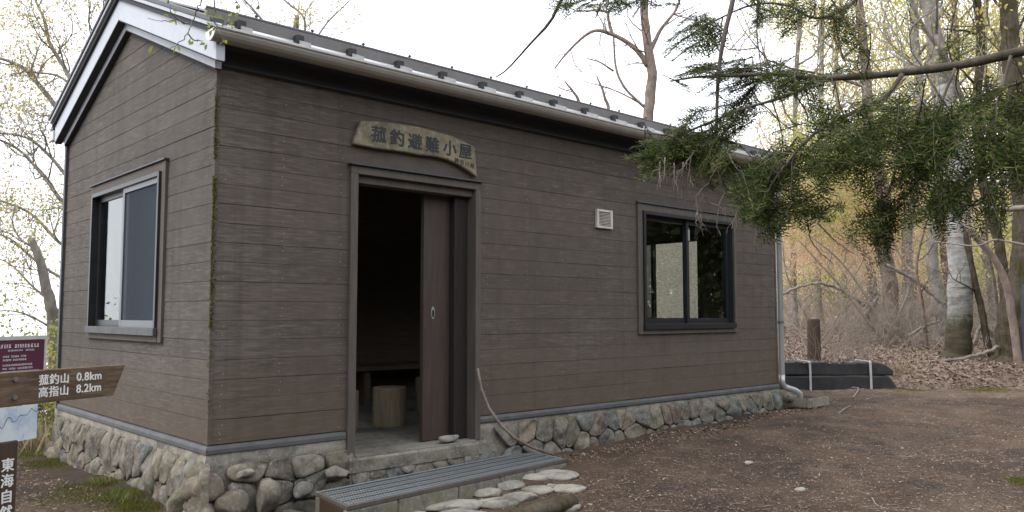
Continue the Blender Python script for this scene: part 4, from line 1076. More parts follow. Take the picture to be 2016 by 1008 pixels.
def root(px, py, D, dz=-.4):
    p = at(px, py, D); p[2] = min(p[2], ground_h(p[0], p[1]))-.1 if dz else p[2]; return p

# -- right-hand wood ---------------------------------------------------
TR = 'trees of the right-hand wood'
def stem(name, label, bark, D, pl, w0, w1, seed, nspr=8, ln=2.0, depth=2, leaf=None, per=4, size=.06, t0=.35, spread=.1, kids=(2, 4), flare=1.25, cat='tree', bias=None, up=.15, sides=10):
    T_ = Tree(seed); jr = random.Random(seed*7); pts = [at(x+(jr.uniform(-7, 7) if 0 < i_ else 0), y, D+dd_) for i_, (x, y, dd_) in enumerate(pl)]
    zg = ground_h(pts[0][0], pts[0][1]); pts[0][2] = zg-.12
    P, rr = T_.limb(pts, pxw(w0, D)/2, pxw(w1, D)/2, n=len(pts)*5, sides=sides, rough=.05)
    base = P[0]
    T_.wood.tube([base+np.array([0, 0, -.05]), base+np.array([0, 0, .12]), P[1]*.5+P[0]*.5+np.array([0, 0, .12])], [rr[0]*flare*1.12, rr[0]*flare, rr[0]*1.0], sides, cap=False)
    if nspr: T_.sprout(P, rr, nspr, ln, depth, t0, up, kids, bias=bias)
    return T_.make(name, bark, label, leaf, per, size, spread, cat, TR)
beech = stem('beech_tree', 'pale mottled trunk with mossy brown foot, thickest trunk right of the hut', M['bark_pale'], 15, [(1884, 708, 0), (1887, 600, 0), (1891, 480, 0), (1889, 380, 0), (1884, 310, 0), (1874, 235, 0), (1862, 170, .1)], 50, 36, 11, 4, 2.0, 2, M['leaf_mix'], 5, .06, .6, .2)
T_ = Tree(111); P, rr = T_.limb([at(1864, 180, 15.1), at(1850, 110, 15.2), at(1822, 0, 15.4), at(1795, -90, 15.6), at(1770, -240, 15.8)], .155, .08, 16); T_.sprout(P, rr, 7, 2.2, 2, .1)
T_.limb([at(1868, 210, 15), at(1905, 225, 14.9), at(1850, 100, 14.8), at(1810, 40, 14.7), at(1785, -30, 14.6)][::1], .06, .03)
T_.wood.build('limb', M['bark_grey'], beech, smooth=True, fix=False); stuff(T_.twig.build('twigs', M['bark_grey'], beech, smooth=True, fix=False)); V, F = T_.leaves(6, .06, .2); stuff(link('crown', np_mesh('crown', V, F), M['leaf_mix'], beech))
stem('mossy_tree', 'dark mossy leaning trunk cut by the right edge of the photo', M['bark_moss'], 14.3, [(1988, 708, 0), (1992, 620, 0), (2012, 500, 0), (2020, 330, 0), (2000, 120, 0), (1976, 0, 0), (1960, -150, 0)], 62, 24, 12, 8, 2.0, 2, M['leaf_yellow'], 5, .07, .45, .18)
stem('leaning_sapling', 'reddish bent bough leaning on the dark mossy trunk', M['bark_red'], 13.6, [(2006, 700, 0), (2001, 640, 0), (1985, 560, 0), (1950, 502, 0), (1908, 445, 0), (1898, 410, .2)], 16, 11, 13, 0, flare=1.0)
stem('curved_sapling', 'thin mossy curved sapling just right of the pale trunk', M['bark_moss'], 14.8, [(1962, 694, 0), (1946, 675, 0), (1930, 620, 0), (1923, 560, 0), (1912, 490, 0), (1902, 430, 0), (1915, 330, 0)], 15, 9, 14, 3, .8, 1, flare=1.1)
stem('slim_sapling', 'very thin straight dark sapling between pale and mossy trunks', M['bark_brown'], 15.5, [(1968, 672, 0), (1955, 570, 0), (1945, 470, 0), (1935, 330, 0)], 6, 4, 15, 4, .7, 1, flare=1.0)
stem('mossy_tree', 'upright dark mossy trunk behind the reddish bent bough', M['bark_moss'], 17, [(1990, 655, 0), (1978, 560, 0), (1962, 470, 0), (1940, 390, 0), (1920, 250, 0), (1925, 60, 0), (1905, -60, 0)], 22, 15, 16, 7, 2.0, 2, M['leaf_yellow'], 5, .06, .5, .2)
stem('brown_tree', 'reddish-brown trunk rising from a heap of dead twigs', M['bark_brown'], 21, [(1752, 650, 0), (1748, 580, 0), (1743, 480, 0), (1735, 380, 0), (1712, 260, 0), (1697, 130, 0), (1690, 0, 0), (1680, -160, 0)], 34, 13, 17, 10, 3.0, 2, M['leaf_mix'], 6, .07, .4, .3)
stem('grey_tree', 'grey trunk directly right of the reddish-brown trunk', M['bark_grey'], 23, [(1792, 648, 0), (1787, 560, 0), (1785, 470, 0), (1795, 380, 0), (1810, 220, 0), (1800, 40, 0), (1812, -120, 0)], 24, 14, 18, 8, 2.8, 2, M['leaf_yellow'], 6, .07, .45, .3)
stem('dark_tree', 'dark forked trunk left of the reddish-brown trunk', M['bark_brown'], 24, [(1712, 648, 0), (1716, 590, 0), (1716, 540, 0), (1700, 500, 0), (1672, 470, 0), (1650, 380, 0)], 22, 8, 19, 5, 1.8, 2, M['leaf_rust'], 3, .08, .45, .2)
stem('grey_tree', 'grey-brown trunk just left of the pale mottled trunk', M['bark_grey'], 20, [(1848, 662, 0), (1842, 590, 0), (1840, 500, 0), (1846, 400, 0), (1850, 250, 0), (1838, 80, 0), (1850, -80, 0)], 26, 14, 20, 8, 2.5, 2, M['leaf_yellow'], 5, .065, .45, .25)
stem('slim_sapling', 'slim dark upright sapling in front of the twig heap', M['bark_brown'], 17, [(1826, 668, 0), (1815, 600, 0), (1810, 520, 0), (1822, 420, 0)], 7, 4, 21, 3, .8, 1, flare=1.0)
stem('grey_tree', 'far pale grey trunk above the cut post', M['bark_grey'], 30, [(1616, 640, 0), (1614, 560, 0), (1610, 470, 0), (1618, 360, 0), (1612, 200, 0), (1620, 0, 0)], 15, 8, 22, 8, 3.2, 2, M['leaf_rust'], 6, .085, .4, .35)
stem('grey_tree', 'far grey trunk nearest the hut corner', M['bark_grey'], 28, [(1566, 640, 0), (1562, 560, 0), (1560, 470, 0), (1570, 350, 0), (1560, 180, 0), (1575, 20, 0)], 13, 8, 23, 7, 3.0, 2, M['leaf_mix'], 6, .085, .45, .35)
stem('grey_tree', 'far slim trunk midway between the cut post and the twig heap', M['bark_grey'], 32, [(1665, 640, 0), (1660, 560, 0), (1668, 450, 0), (1662, 320, 0), (1650, 150, 0), (1660, 0, 0)], 12, 7, 24, 8, 3.2, 2, M['leaf_yellow'], 6, .09, .4, .4)
stem('dark_tree', 'dark narrow trunk seen just behind the pale mottled trunk', M['bark_brown'], 27, [(1864, 645, 0), (1866, 560, 0), (1862, 460, 0), (1870, 300, 0), (1880, 100, 0), (1870, -60, 0)], 15, 9, 25, 8, 3.0, 2, M['leaf_yellow'], 6, .085, .45, .35)
stem('grey_tree', 'distant grey trunk between the thin saplings at far right', M['bark_grey'], 30, [(1958, 640, 0), (1950, 560, 0), (1942, 470, 0), (1950, 330, 0), (1940, 100, 0), (1950, -60, 0)], 15, 9, 26, 8, 3.2, 2, M['leaf_yellow'], 6, .09, .4, .4)
# thick pale horizontal limb and thin dead limb at the right edge
b = Tree(31); P, rr = b.limb([at(2100, 405, 12.4), at(2016, 409, 12.6), at(1960, 412, 12.8), at(1928, 405, 13)], .055, .035); P, rr = b.limb([at(2100, 500, 12.2), at(2016, 482, 12.4), at(1960, 472, 12.6), at(1920, 484, 12.8), at(1835, 475, 13.2)], .022, .010)
P, rr = b.limb([at(2110, 760, 12.2), at(2112, 600, 12.2), at(2108, 400, 12.3), at(2100, 200, 12.3), at(2110, 0, 12.3)], .16, .10)
b.make('grey_tree', M['dry_wood'], 'pale grey horizontal limbs reaching in from the right edge', group=TR)
# tree behind the hut, bare with reddish bark
b = Tree(32); D = 14
P, rr = b.limb([at(1272, 640, D), at(1274, 420, D), at(1276, 240, D), at(1284, 150, D), at(1274, 80, D), at(1268, 0, D), at(1275, -120, D)], pxw(26, D)/2, pxw(14, D)/2, 34)
L1 = b.limb([at(1276, 130, D), at(1250, 95, D), at(1205, 68, D), at(1165, 62, D), at(1120, 100, D), at(1092, 135, D)], .05, .012)
L2 = b.limb([at(1205, 68, D), at(1198, 40, D), at(1190, 22, D), at(1130, 22, D)], .035, .012)
L3 = b.limb([at(1208, 70, D), at(1212, 130, D), at(1228, 170, D), at(1262, 205, D), at(1276, 215, D)], .016, .028)
L4 = b.limb([at(1281, 100, D), at(1300, 60, D), at(1330, 20, D), at(1345, -20, D)], .04, .015)
L5 = b.limb([at(1208, 140, D), at(1180, 122, D), at(1155, 115, D)], .02, .008); L6 = b.limb([at(1272, 210, D), at(1215, 180, D), at(1150, 160, D)], .018, .006)
for P_, r_ in (L1, L2, L4, L5, L6): b.sprout(P_, r_, 4, .7, 1, .3, .05, (2, 3))
b.sprout(P[16:], rr[16:], 12, .8, 1, .1, .05, (2, 3))
b.make('bare_tree', M['bark_red'], 'bare tree with reddish bark and forked limbs rising behind the roof')
for (pl, lab) in (([(1145, 260), (1140, 203), (1128, 180), (1112, 160)], 'short broken snag poking above the middle of the roof'), ([(1200, 260), (1190, 190), (1175, 150)], 'thin bare sapling tip above the roof left of the bare tree')):
    b = Tree(33); P, rr = b.limb([at(pl[0][0], 640, 15)]+[at(x, y, 15) for x, y in pl], .05, .014); b.sprout(P[-8:], rr[-8:], 3, .4, 1, .2); b.make('snag', M['bark_red'], lab)

# -- trees left of and behind the hut ----------------------------------
TL = 'trees behind the left side of the hut'
b = Tree(41); D = 12.5
def lim(T_, pl, D, w0, w1, n, ln, depth=2, **kw):
    P, rr = T_.limb([at(x, y, D+(i*.12)) for i, (x, y) in enumerate(pl)], pxw(w0, D)*.34, pxw(w1, D)*.34, sides=7); T_.sprout(P, rr, n+2, ln, depth, .15, **kw); return P, rr
trunk, trr = b.limb([root(300, 700, D), at(290, 500, D), at(262, 330, D), at(225, 240, D), at(190, 180, D)], .15, .09)
lim(b, [(225, 280), (128, 225), (75, 165), (40, 130), (-30, 105)], D, 20, 8, 9, .75)
lim(b, [(215, 220), (150, 170), (125, 130), (98, 85), (88, 40), (70, 0), (60, -50)], D, 16, 5, 9, .7)
lim(b, [(150, 172), (110, 148), (55, 140), (20, 120)], D, 8, 4, 6, .6)
lim(b, [(225, 240), (190, 120), (210, 30), (200, -60)], D, 14, 6, 8, .8)
b.make('yellow_leaved_tree', M['bark_sky'], 'tree with spreading grey limbs and sparse yellow leaves left of the gable peak', M['leaf_yellow'], 3, .045, .10, group=TL)
b = Tree(42); D = 11.5
b.limb([root(200, 760, D), at(190, 600, D), at(170, 430, D), at(150, 360, D)], .12, .07)
lim(b, [(190, 470), (125, 400), (80, 340), (30, 290), (-40, 262)], D, 15, 5, 9, .7)
lim(b, [(190, 430), (118, 330), (60, 275), (0, 262), (-50, 262)], D, 12, 4, 8, .65)
lim(b, [(190, 520), (120, 480), (60, 420), (0, 395), (-40, 380)], D, 12, 4, 8, .65)
lim(b, [(180, 560), (118, 545), (60, 505), (20, 470), (-40, 450)], D, 10, 4, 7, .6)
b.make('yellow_leaved_tree', M['bark_sky'], 'fine twigged tree with pale yellow leaves left of the hut at window height', M['leaf_mix'], 2, .042, .10, group=TL)
b = Tree(43); D = 10.5
b.limb([root(118, 720, D), at(106, 650, D), at(100, 600, D), at(88, 555, D), at(78, 510, D), at(60, 470, D)], .085, .045)
lim(b, [(95, 590), (60, 560), (20, 520), (-30, 500)], D, 8, 3, 8, .55)
lim(b, [(92, 640), (60, 622), (20, 612), (-30, 615)], D, 7, 3, 6, .5)
lim(b, [(70, 490), (40, 470), (25, 440), (30, 400)], D, 7, 3, 6, .5)
b.make('yellow_leaved_tree', M['bark_sky'], 'small curved dark-stemmed tree above the maroon notice board', M['leaf_yellow'], 2, .04, .09, group=TL)
# crown tips showing above the roof
b = Tree(44); D = 16
b.limb([root(560, 700, D), at(560, 300, D), at(580, 80, D), at(585, 30, D)], .12, .04)
lim(b, [(590, 120), (600, 40), (560, 0), (540, -40)], D, 8, 4, 7, .7); lim(b, [(590, 130), (640, 50), (690, 0)], D, 7, 3, 6, .6); lim(b, [(585, 120), (500, 20), (450, -30)], D, 8, 4, 8, .8)
b.make('yellow_leaved_tree', M['bark_sky'], 'thin yellow leaved crown showing above the near end of the roof', M['leaf_yellow'], 2, .05, .12, group=TL)

def bush(name, label, px, py, D, rx, rz_, n, size, leaf, seed, group=None):
    T_ = Tree(seed); p = root(px, py, D); 
    for k in range(16):
        d = np.array([T_.r.normal(0, .5), T_.r.normal(0, .5), 1.0]); T_.grow(p+T_.r.normal(0, rx*.25, 3)*np.array([1, 1, 0]), d, rz_*T_.r.uniform(.5, 1.0), .014, 2, .05, kids=(2, 4), ratio=.55)
    return T_.make(name, M['bark_sky'], label, leaf, n, size, .07, 'shrub', group, 'stems')
bush('shrub', 'yellow-green shrub behind the maroon notice board', 55, 760, 9.5, .7, 1.3, 7, .05, M['leaf_green'], 51)
bush('shrub', 'low dry shrub between notice board and hut corner', 100, 790, 9.0, .35, .9, 5, .04, M['leaf_mix'], 52)

# -- far wood: nobody could count its stems and leaves -----------------
rg = np.random.default_rng(8)
def wood_mass(name, label, n_clump, Dr, px_r, hmin, hmax, per, size, mat, cl, seed, trunks=0):
    rg = np.random.default_rng(seed); e = empty(name); stuff(e, label, 'wood')
    D = rg.uniform(*Dr, n_clump); px = rg.uniform(*px_r, n_clump); c = np.array([at(x, 600, d) for x, d in zip(px, D)])
    gzv = ground_z(c[:, 0], c[:, 1]); c[:, 2] = gzv+rg.uniform(hmin, hmax, n_clump)
    n = n_clump*per; cc = np.repeat(c, per, 0)+rg.normal(0, 1, (n, 3))*np.array([cl, cl, cl*.6])
    ax = nrm(rand_dirs(rg, n)); sd_ = nrm(np.cross(ax, rand_dirs(rg, n))); ln = size*rg.uniform(.6, 1.4, n)
    V, F = leaf_cards(cc, ax, sd_, ln, ln*rg.uniform(.5, .8, n)); stuff(link('leaf_mass', np_mesh('leaf_mass', V, F), mat, e))
    if trunks:
        b = MB()
        for k in range(trunks):
            p = at(rg.uniform(*px_r), 600, rg.uniform(*Dr)); z = ground_h(p[0], p[1]); h = hmax*rg.uniform(.8, 1.3); r_ = rg.uniform(.04, .16); lean = rg.normal(0, 1.2, 2)
            b.tube([(p[0], p[1], z-.2), (p[0]+lean[0]*.4, p[1]+lean[1]*.4, z+h*.5), (p[0]+lean[0], p[1]+lean[1], z+h)], [r_, r_*.75, r_*.4], 6)
        stuff(b.build('stems', M['bark_grey'], e, smooth=True, fix=False))
    return e
wood_mass('far_wood', 'distant rusty and yellow-green wood closing the view behind the trunks', 300, (28, 56), (1460, 2250), .5, 7.5, 170, .11, M['leaf_rust'], .7, 61, 4)
wood_mass('far_wood', 'peach and orange undergrowth leaves between the hut corner and the twig heap', 210, (21, 30), (1520, 1800), 1.6, 5.0, 200, .06, M['leaf_peach'], .6, 65, 0)
wood_mass('far_wood', 'fresh green leaf clump above the peach undergrowth left of the twig heap', 90, (20, 27), (1560, 1790), 2.8, 5.6, 190, .06, M['leaf_green'], .5, 66, 0)
wood_mass('far_wood', 'distant fresh green undergrowth far behind the pale trunk', 170, (28, 55), (1480, 2250), .8, 7.0, 170, .12, M['leaf_green'], .7, 62, 0)
wood_mass('far_wood', 'distant yellow crowns high behind the fir boughs', 330, (24, 50), (1540, 2250), 5.5, 15.0, 260, .095, M['leaf_yellow'], .85, 63, 4)
# the same wood goes on round the clearing to the right and behind the photographer
def wood_ring(name, label, n_clump, per, size, mat, seed, trunks):
    rg = np.random.default_rng(seed); e = empty(name); stuff(e, label, 'wood'); a = rg.uniform(R(-205), R(-4), n_clump); rad = rg.uniform(17, 30, n_clump)
    c = np.stack([3+np.cos(a)*rad, -3+np.sin(a)*rad, np.zeros(n_clump)], 1); c[:, 2] = ground_z(c[:, 0], c[:, 1])+rg.uniform(.6, 6.5, n_clump); k = (c[:, 0]-CAM[0])*RGT[0]+(c[:, 1]-CAM[1])*RGT[1] < 99
    n = n_clump*per; cc = np.repeat(c, per, 0)+rg.normal(0, .8, (n, 3)); ax = rand_dirs(rg, n); ln = size*rg.uniform(.6, 1.4, n)
    V, F = leaf_cards(cc, ax, nrm(np.cross(ax, rand_dirs(rg, n))), ln, ln*.6); stuff(link('leaf_mass', np_mesh('leaf_mass', V, F), mat, e)); b = MB()
    for k in range(trunks):
        a = rg.uniform(R(-205), R(-4)); r0 = rg.uniform(17, 30); x, y = 3+math.cos(a)*r0, -3+math.sin(a)*r0; z = ground_h(x, y); r_ = rg.uniform(.07, .2)
        b.tube([(x, y, z-.3), (x+rg.normal(0, .3), y+rg.normal(0, .3), z+5), (x+rg.normal(0, .6), y+rg.normal(0, .6), z+10)], [r_, r_*.7, r_*.3], 7)
    stuff(b.build('stems', M['bark_grey'], e, smooth=True, fix=False))
wood_ring('far_wood', 'dark green wood round the clearing behind the photographer, mirrored in the front window', 1500, 130, .26, M['leaf_dark'], 64, 40)

# brush: thin bare saplings and dead twigs under the trees
def brush(name, label, n, px_r, D_r, h, mat, seed, r_=.006, lean=.5):
    T_ = Tree(seed); rr = T_.r
    for k in range(n):
        p = at(rr.uniform(*px_r), 650, rr.uniform(*D_r)); p[2] = ground_h(p[0], p[1])-.05
        d = np.array([rr.normal(0, lean), rr.normal(0, lean), 1.0]); T_.grow(p, d, h*rr.uniform(.5, 1.2), r_*rr.uniform(.6, 1.6), 1, .02, .2, (2, 4), .7, .6, .0025)
    b = T_.twig; o = b.build(name, mat, None, smooth=True, fix=False); stuff(o, label, 'brush'); return o
brush('brush', 'tangle of thin bare grey saplings under the trees right of the hut', 230, (1540, 2060), (16, 30), 1.7, M['dead_twig'], 71, .009, .7)
brush('brush', 'heap of dead twigs at the foot of the reddish-brown trunk', 130, (1715, 1800), (17.5, 20), 1.1, M['dead_twig'], 72, .008, .9)
brush('brush', 'dry weed stalks standing behind the timber bundle', 60, (1590, 1720), (13.3, 15), .7, M['dead_twig'], 73, .004, .15)

# leaning bare saplings in front of the far leaves
for k, (pl, lab) in enumerate([([(1745, 655), (1690, 560), (1640, 500), (1580, 455)], 'long bare sapling leaning left from the twig heap'), ([(1722, 650), (1660, 570), (1610, 515), (1570, 470)], 'lower of two bare saplings leaning left from the twig heap'),
                              ([(1760, 640), (1790, 560), (1760, 480), (1735, 440)], 'bent bare sapling rising over the reddish-brown trunk'), ([(1600, 650), (1570, 590), (1548, 540), (1540, 470)], 'bare sapling leaning towards the downpipe')]):
    T_ = Tree(400+k); P, rr = T_.limb([at(x, y, 18.5+.3*k) for x, y in pl], .032, .012, sides=6); P[0][2] = ground_h(P[0][0], P[0][1])-.1; T_.sprout(P, rr, 7, .9, 2, .2, .05, (2, 3)); T_.make('bare_sapling', M['dead_twig'], lab, group='bare saplings')
# fallen branches and sticks
def fallen(label, pl, D, r0, r1, mat, seed, kids=0, name='fallen_branch'):
    T_ = Tree(seed); pts = []
    for x, y in pl:
        p = at(x, y, D) if not isinstance(D, str) else atz(x, y, float(D)); 
        if isinstance(D, str): p[2] = float(gz(p[0], p[1]))+r0*.7
        pts.append(p)
    P, rr = T_.limb(pts, r0, r1, n=len(pts)*6, rough=.3, sides=7)
    if kids: T_.sprout(P, rr, kids, .4, 1)
    MBm = T_.wood; MBm.add(T_.twig.v, T_.twig.f)
    tag(MBm.build(name, mat, None, smooth=True, fix=False), label, 'branch', 'fallen branches')
fallen('long thin fallen branch lying across the foot of the pale trunk', [(1640, 716), (1740, 716), (1830, 712), (1890, 706), (1940, 694), (1965, 682)], 14.2, .016, .034, M['dry_wood'], 1, 3)
fallen('pale fallen limb propped left of the grey-brown trunk', [(1790, 662), (1815, 645), (1850, 632)], 17, .030, .02, M['dry_wood'], 2, 2)
fallen('bleached log sloping down behind the pale trunk', [(1745, 520), (1790, 545), (1825, 570), (1868, 606)], 18.5, .035, .055, M['dry_wood'], 3, 3)
fallen('white forked dead branch standing left of the reddish-brown trunk', [(1704, 625), (1716, 600), (1728, 585), (1722, 565), (1722, 545)], 19, .045, .028, M['dry_wood'], 4, 2)
fallen('arched dark dead bough right of the hut wall', [(1530, 585), (1580, 562), (1630, 560), (1680, 585), (1702, 600)], 19, .03, .045, M['bark_grey'], 5, 6)
fallen('mossy log lying right of the pale trunk', [(1912, 690), (1935, 640), (1955, 665), (1962, 700)], 16, .035, .055, M['dry_wood'], 6)
fallen('pale crooked stick on the bare ground beside the timber bundle', [(1668, 765), (1690, 770), (1680, 786)], '-.3', .016, .012, M['dry_wood'], 7)
fallen('small straight twig on the ground right of the crooked stick', [(1704, 788), (1730, 782)], '-.3', .007, .004, M['dry_wood'], 8)
fallen('long thin pale stick on the bare ground ahead of the splash tray', [(1652, 820), (1668, 812), (1676, 808)], '-.33', .010, .006, M['dry_wood'], 9)
fallen('short curved twig near the lower right of the bare ground', [(1716, 986), (1728, 998), (1750, 1006)], '-.5', .006, .004, M['dry_wood'], 10)
fallen('dark branch lying right of the fallen thin branch', [(1862, 724), (1880, 735), (1900, 742)], 12.8, .016, .01, M['bark_brown'], 11)

# loose stones on the bare ground
for k, (px, py, w_, lab) in enumerate([(1575, 960, 15, 'flat white stone on the bare ground right of the cobbles'), (1474, 924, 11, 'grey pebble on the bare ground between the foundation and the white stone'),
                                       (1776, 893, 5, 'tiny white pebble far right on the bare ground'), (1605, 945, 5, 'tiny pale pebble just above the flat white stone'), (1162, 985, 7, 'small pale pebble right of the mossy log')]):
    z = float(-.5); p = atz(px, py, -.45); p[2] = float(gz(p[0], p[1])); D = (p-CAM)@FWD; s = w_*D/FPX
    tag(boulder('loose_stone', p+np.array([0, 0, s*.1]), s, s*.8, s*.35, M['white_stone'] if False else M['cobble'], None, 90+k, 2, .15), lab, 'stone', 'loose stones')
print('trees done')
# ------------------------------------------------------------------ ground cover
rg = np.random.default_rng(77)
def in_hut(x, y): return (x > -.35) & (x < L+.2) & (y > -.25) & (y < W+.3)
def scatter(n, gen):
    x, y = gen(n); k = ~in_hut(x, y); k &= ~((np.abs((x-1.65)) < 1.25) & (np.abs(y+.45) < .3)); return x[k], y[k]
def view_pts(px_r, py_r, z):
    def gen(n):
        px = rg.uniform(*px_r, n); py = rg.uniform(*py_r, n); d = FWD[None]+((px-1008)/FPX)[:, None]*RGT+((504-py)/FPX)[:, None]*UPV
        t = (z-CAM[2])/d[:, 2]; p = CAM+d*t[:, None]; return p[:, 0], p[:, 1]
    return gen
def flat_leaves(name, label, n, gen, ln, wd, mat, tilt=.25, curl=.15, lift=.004, cat='leaf litter'):
    x, y = scatter(n, gen); n = len(x); z = gz(x, y)+lift
    a = rg.uniform(0, 2*np.pi, n); ax = np.stack([np.cos(a), np.sin(a), rg.normal(0, tilt, n)], 1); ax = nrm(ax)
    sd_ = nrm(np.cross(ax, np.array([0, 0, 1.0])+rg.normal(0, tilt, (n, 3)))); l = ln*rg.uniform(.5, 1.5, n)
    V, F = leaf_cards(np.stack([x, y, z], 1), ax, sd_, l, wd*rg.uniform(.6, 1.4, n), curl)
    return stuff(link(name, np_mesh(name, V, F), mat), label, cat)
def rect(x0, x1, y0, y1): return lambda n: (rg.uniform(x0, x1, n), rg.uniform(y0, y1, n))
flat_leaves('needle_litter', 'brown fir needles and twig bits strewn over the bare ground', 60000, view_pts((850, 2100), (800, 1060), -.45), .03, .003, M['litter'], .18, .05)
flat_leaves('leaf_litter', 'small dead leaf flakes strewn over the bare ground', 10000, view_pts((850, 2100), (775, 1060), -.42), .022, .012, M['litter'], .3)
flat_leaves('leaf_litter', 'pale fallen beech leaves carpeting the wood floor', 60000, lambda n: (lambda D, px: ((lambda p: (p[:, 0], p[:, 1]))(CAM+D[:, None]*(FWD+((px-1008)/FPX)[:, None]*RGT))))(rg.uniform(12.9, 27, n), rg.uniform(1480, 2150, n)), .055, .033, M['litter_pale'], .35, .2, .01)
flat_leaves('leaf_litter', 'reddish dead leaves drifted along the foot of the foundation', 2600, lambda n: (rg.uniform(2.3, 7.6, n), -.17-np.abs(rg.normal(0, .16, n))), .03, .017, M['litter'], .4)
flat_leaves('needle_litter', 'dead needles on the ground beside the gable wall', 14000, rect(-2.4, -.2, -2.0, 5.5), .035, .004, M['litter'], .2, .05)
flat_leaves('leaf_litter', 'dead leaf flakes on the ground beside the gable wall', 5000, rect(-2.4, -.2, -2.0, 5.5), .03, .016, M['litter'], .35)
# twigs on bare ground
b = MB(); x, y = scatter(260, view_pts((950, 2050), (790, 1050), -.45)); z = gz(x, y)
for q in zip(x, y, z):
    a = rg.uniform(0, 6.28); l = rg.uniform(.04, .16); d = np.array([math.cos(a), math.sin(a), 0])*l; q = np.array(q)+np.array([0, 0, .004]); m_ = q+d*.5+rg.normal(0, l*.08, 3)*np.array([1, 1, .2])
    b.tube([q, m_, q+d], [.0022, .002, .0012], 4)
stuff(b.build('twig_litter', M['dead_twig'], None, fix=False), 'thin broken twigs strewn over the bare ground', 'twig litter')
def tufts(name, label, spots, blades, h, mat, cat):
    C_, A, S, Ln, Wd = [], [], [], [], []
    for x, y, r_, k in spots:
        n = int(blades*k); xx = x+rg.normal(0, r_, n); yy = y+rg.normal(0, r_, n); C_.append(np.stack([xx, yy, gz(xx, yy)-.004], 1))
        a = nrm(np.stack([rg.normal(0, .45, n), rg.normal(0, .45, n), np.ones(n)], 1)); A.append(a); S.append(nrm(np.cross(a, rand_dirs(rg, n)))); Ln.append(h*rg.uniform(.4, 1.2, n)); Wd.append(np.full(n, max(.003, h*.07)))
    V, F = leaf_cards(np.concatenate(C_), np.concatenate(A), np.concatenate(S), np.concatenate(Ln), np.concatenate(Wd), .06)
    return stuff(link(name, np_mesh(name, V, F), mat), label, cat)
def gpx(px, py, z=-.45): p = atz(px, py, z); return p[0], p[1]
tufts('moss_patch', 'bright green moss and short grass at the foot of the gable wall', [(*gpx(235, 985), .12, 2), (*gpx(180, 960), .13, 1.5), (*gpx(270, 1000), .1, 2), (*gpx(140, 985), .15, .8), (*gpx(205, 955), .06, .8), (*gpx(100, 905), .15, 2), (*gpx(75, 880), .2, 2.5)], 2200, .022, M['moss'], 'moss')
tufts('grass_tuft', 'small green grass tufts beside the gable foundation', [(*gpx(203, 962), .035, 1), (*gpx(240, 990), .05, 1), (*gpx(95, 880), .2, 2), (*gpx(70, 850), .3, 2)], 90, .09, M['grass'], 'grass')
tufts('moss_patch', 'yellow moss patches on the ground right of the timber bundle', [(*at(1940, 735, 12.6)[:2], .18, 1.5), (*at(1780, 748, 12.5)[:2], .2, 1.2), (*at(1805, 676, 16)[:2], .25, 1.5), (*atz(2012, 965, -.5)[:2], .05, .7)], 1800, .03, M['moss'], 'moss')
tufts('moss_patch', 'dark moss and weeds in the hollow beside the grating step', [(.62, -.62, .07, 1), (.75, -.35, .10, .8), (.9, -.22, .08, .6), (2.8, -.42, .05, .7), (.56, -.84, .03, .4)], 900, .022, M['moss'], 'moss')
tufts('dry_grass', 'dry pale grass behind the notice board', [(-.5+.5*rg.random(), 5.2+1.2*rg.random(), .5, 1) for _ in range(10)]+[(*at(105, 760, 8.6+.2*k)[:2], .25, 1) for k in range(5)], 400, .35, M['drygrass'], 'grass')
tufts('dry_grass', 'pale dry weeds along the top of the timber bundle', [(*at(1600+26*k, 715, 13.3)[:2], .09, 1) for k in range(8)], 60, .16, M['drygrass'], 'grass')
# moss cushion on the corner of the step
n = 1500; c = np.array([GP(.015+abs(s), t, z) for s, t, z in zip(rg.normal(0, .05, n), rg.uniform(-.012, .0, n), -.40-np.abs(rg.normal(0, .07, n)))])
ax = nrm(rand_dirs(rg, n)+np.array([-.2, -1.2, .2])); V, F = leaf_cards(c, ax, nrm(np.cross(ax, rand_dirs(rg, n))), rg.uniform(.006, .016, n), rg.uniform(.003, .006, n)); stuff(link('moss', np_mesh('moss', V, F), M['moss'], gs))

# ------------------------------------------------------------------ fir tree whose boughs hang into the picture
fir = empty('fir_tree'); tag(fir, 'dark green fir whose needle boughs hang into the upper right of the photo', 'tree')
rg = np.random.default_rng(101); wood = MB(); tw = MB(); NC, NA, NS, NL = [], [], [], []
ft = at(2900, 500, 3.3); fb = np.array([ft[0], ft[1], ground_h(ft[0], ft[1])])
wood.tube([fb+np.array([0, 0, -.2]), fb+np.array([0, 0, .4]), fb+np.array([.05, 0, 3]), fb+np.array([0, .05, 7]), fb+np.array([0, 0, 10])], [.24, .19, .16, .10, .03], 14)
def bough(pl, D0, D1, w0, w1, n=18, mb=wood, sides=8):
    m = len(pl); P = smooth_path([at(x, y, D0+(D1-D0)*i/(m-1)) for i, (x, y) in enumerate(pl)], n); Dm = (D0+D1)/2
    mb.tube(P, [pxw(w0+(w1-w0)*t, Dm)/2*(1+rg.uniform(-.08, .08)) for t in np.linspace(0, 1, n)], sides); return P
BG = []
P0 = bough([(2900, 30), (2400, 50), (2100, 80), (2016, 100), (1900, 126), (1790, 141), (1700, 150), (1600, 154), (1540, 146), (1450, 148), (1370, 152), (1320, 160)], 3.25, 3.5, 26, 3, 60); BG.append(P0)
BG.append(bough([(1776, 147), (1745, 188), (1700, 212), (1640, 240), (1590, 275), (1530, 345), (1500, 400)], 3.3, 3.2, 11, 3, 24))
BG.append(bough([(1605, 155), (1570, 180), (1520, 198), (1460, 215), (1400, 240), (1330, 265), (1270, 262)], 3.4, 3.5, 8, 3, 22))
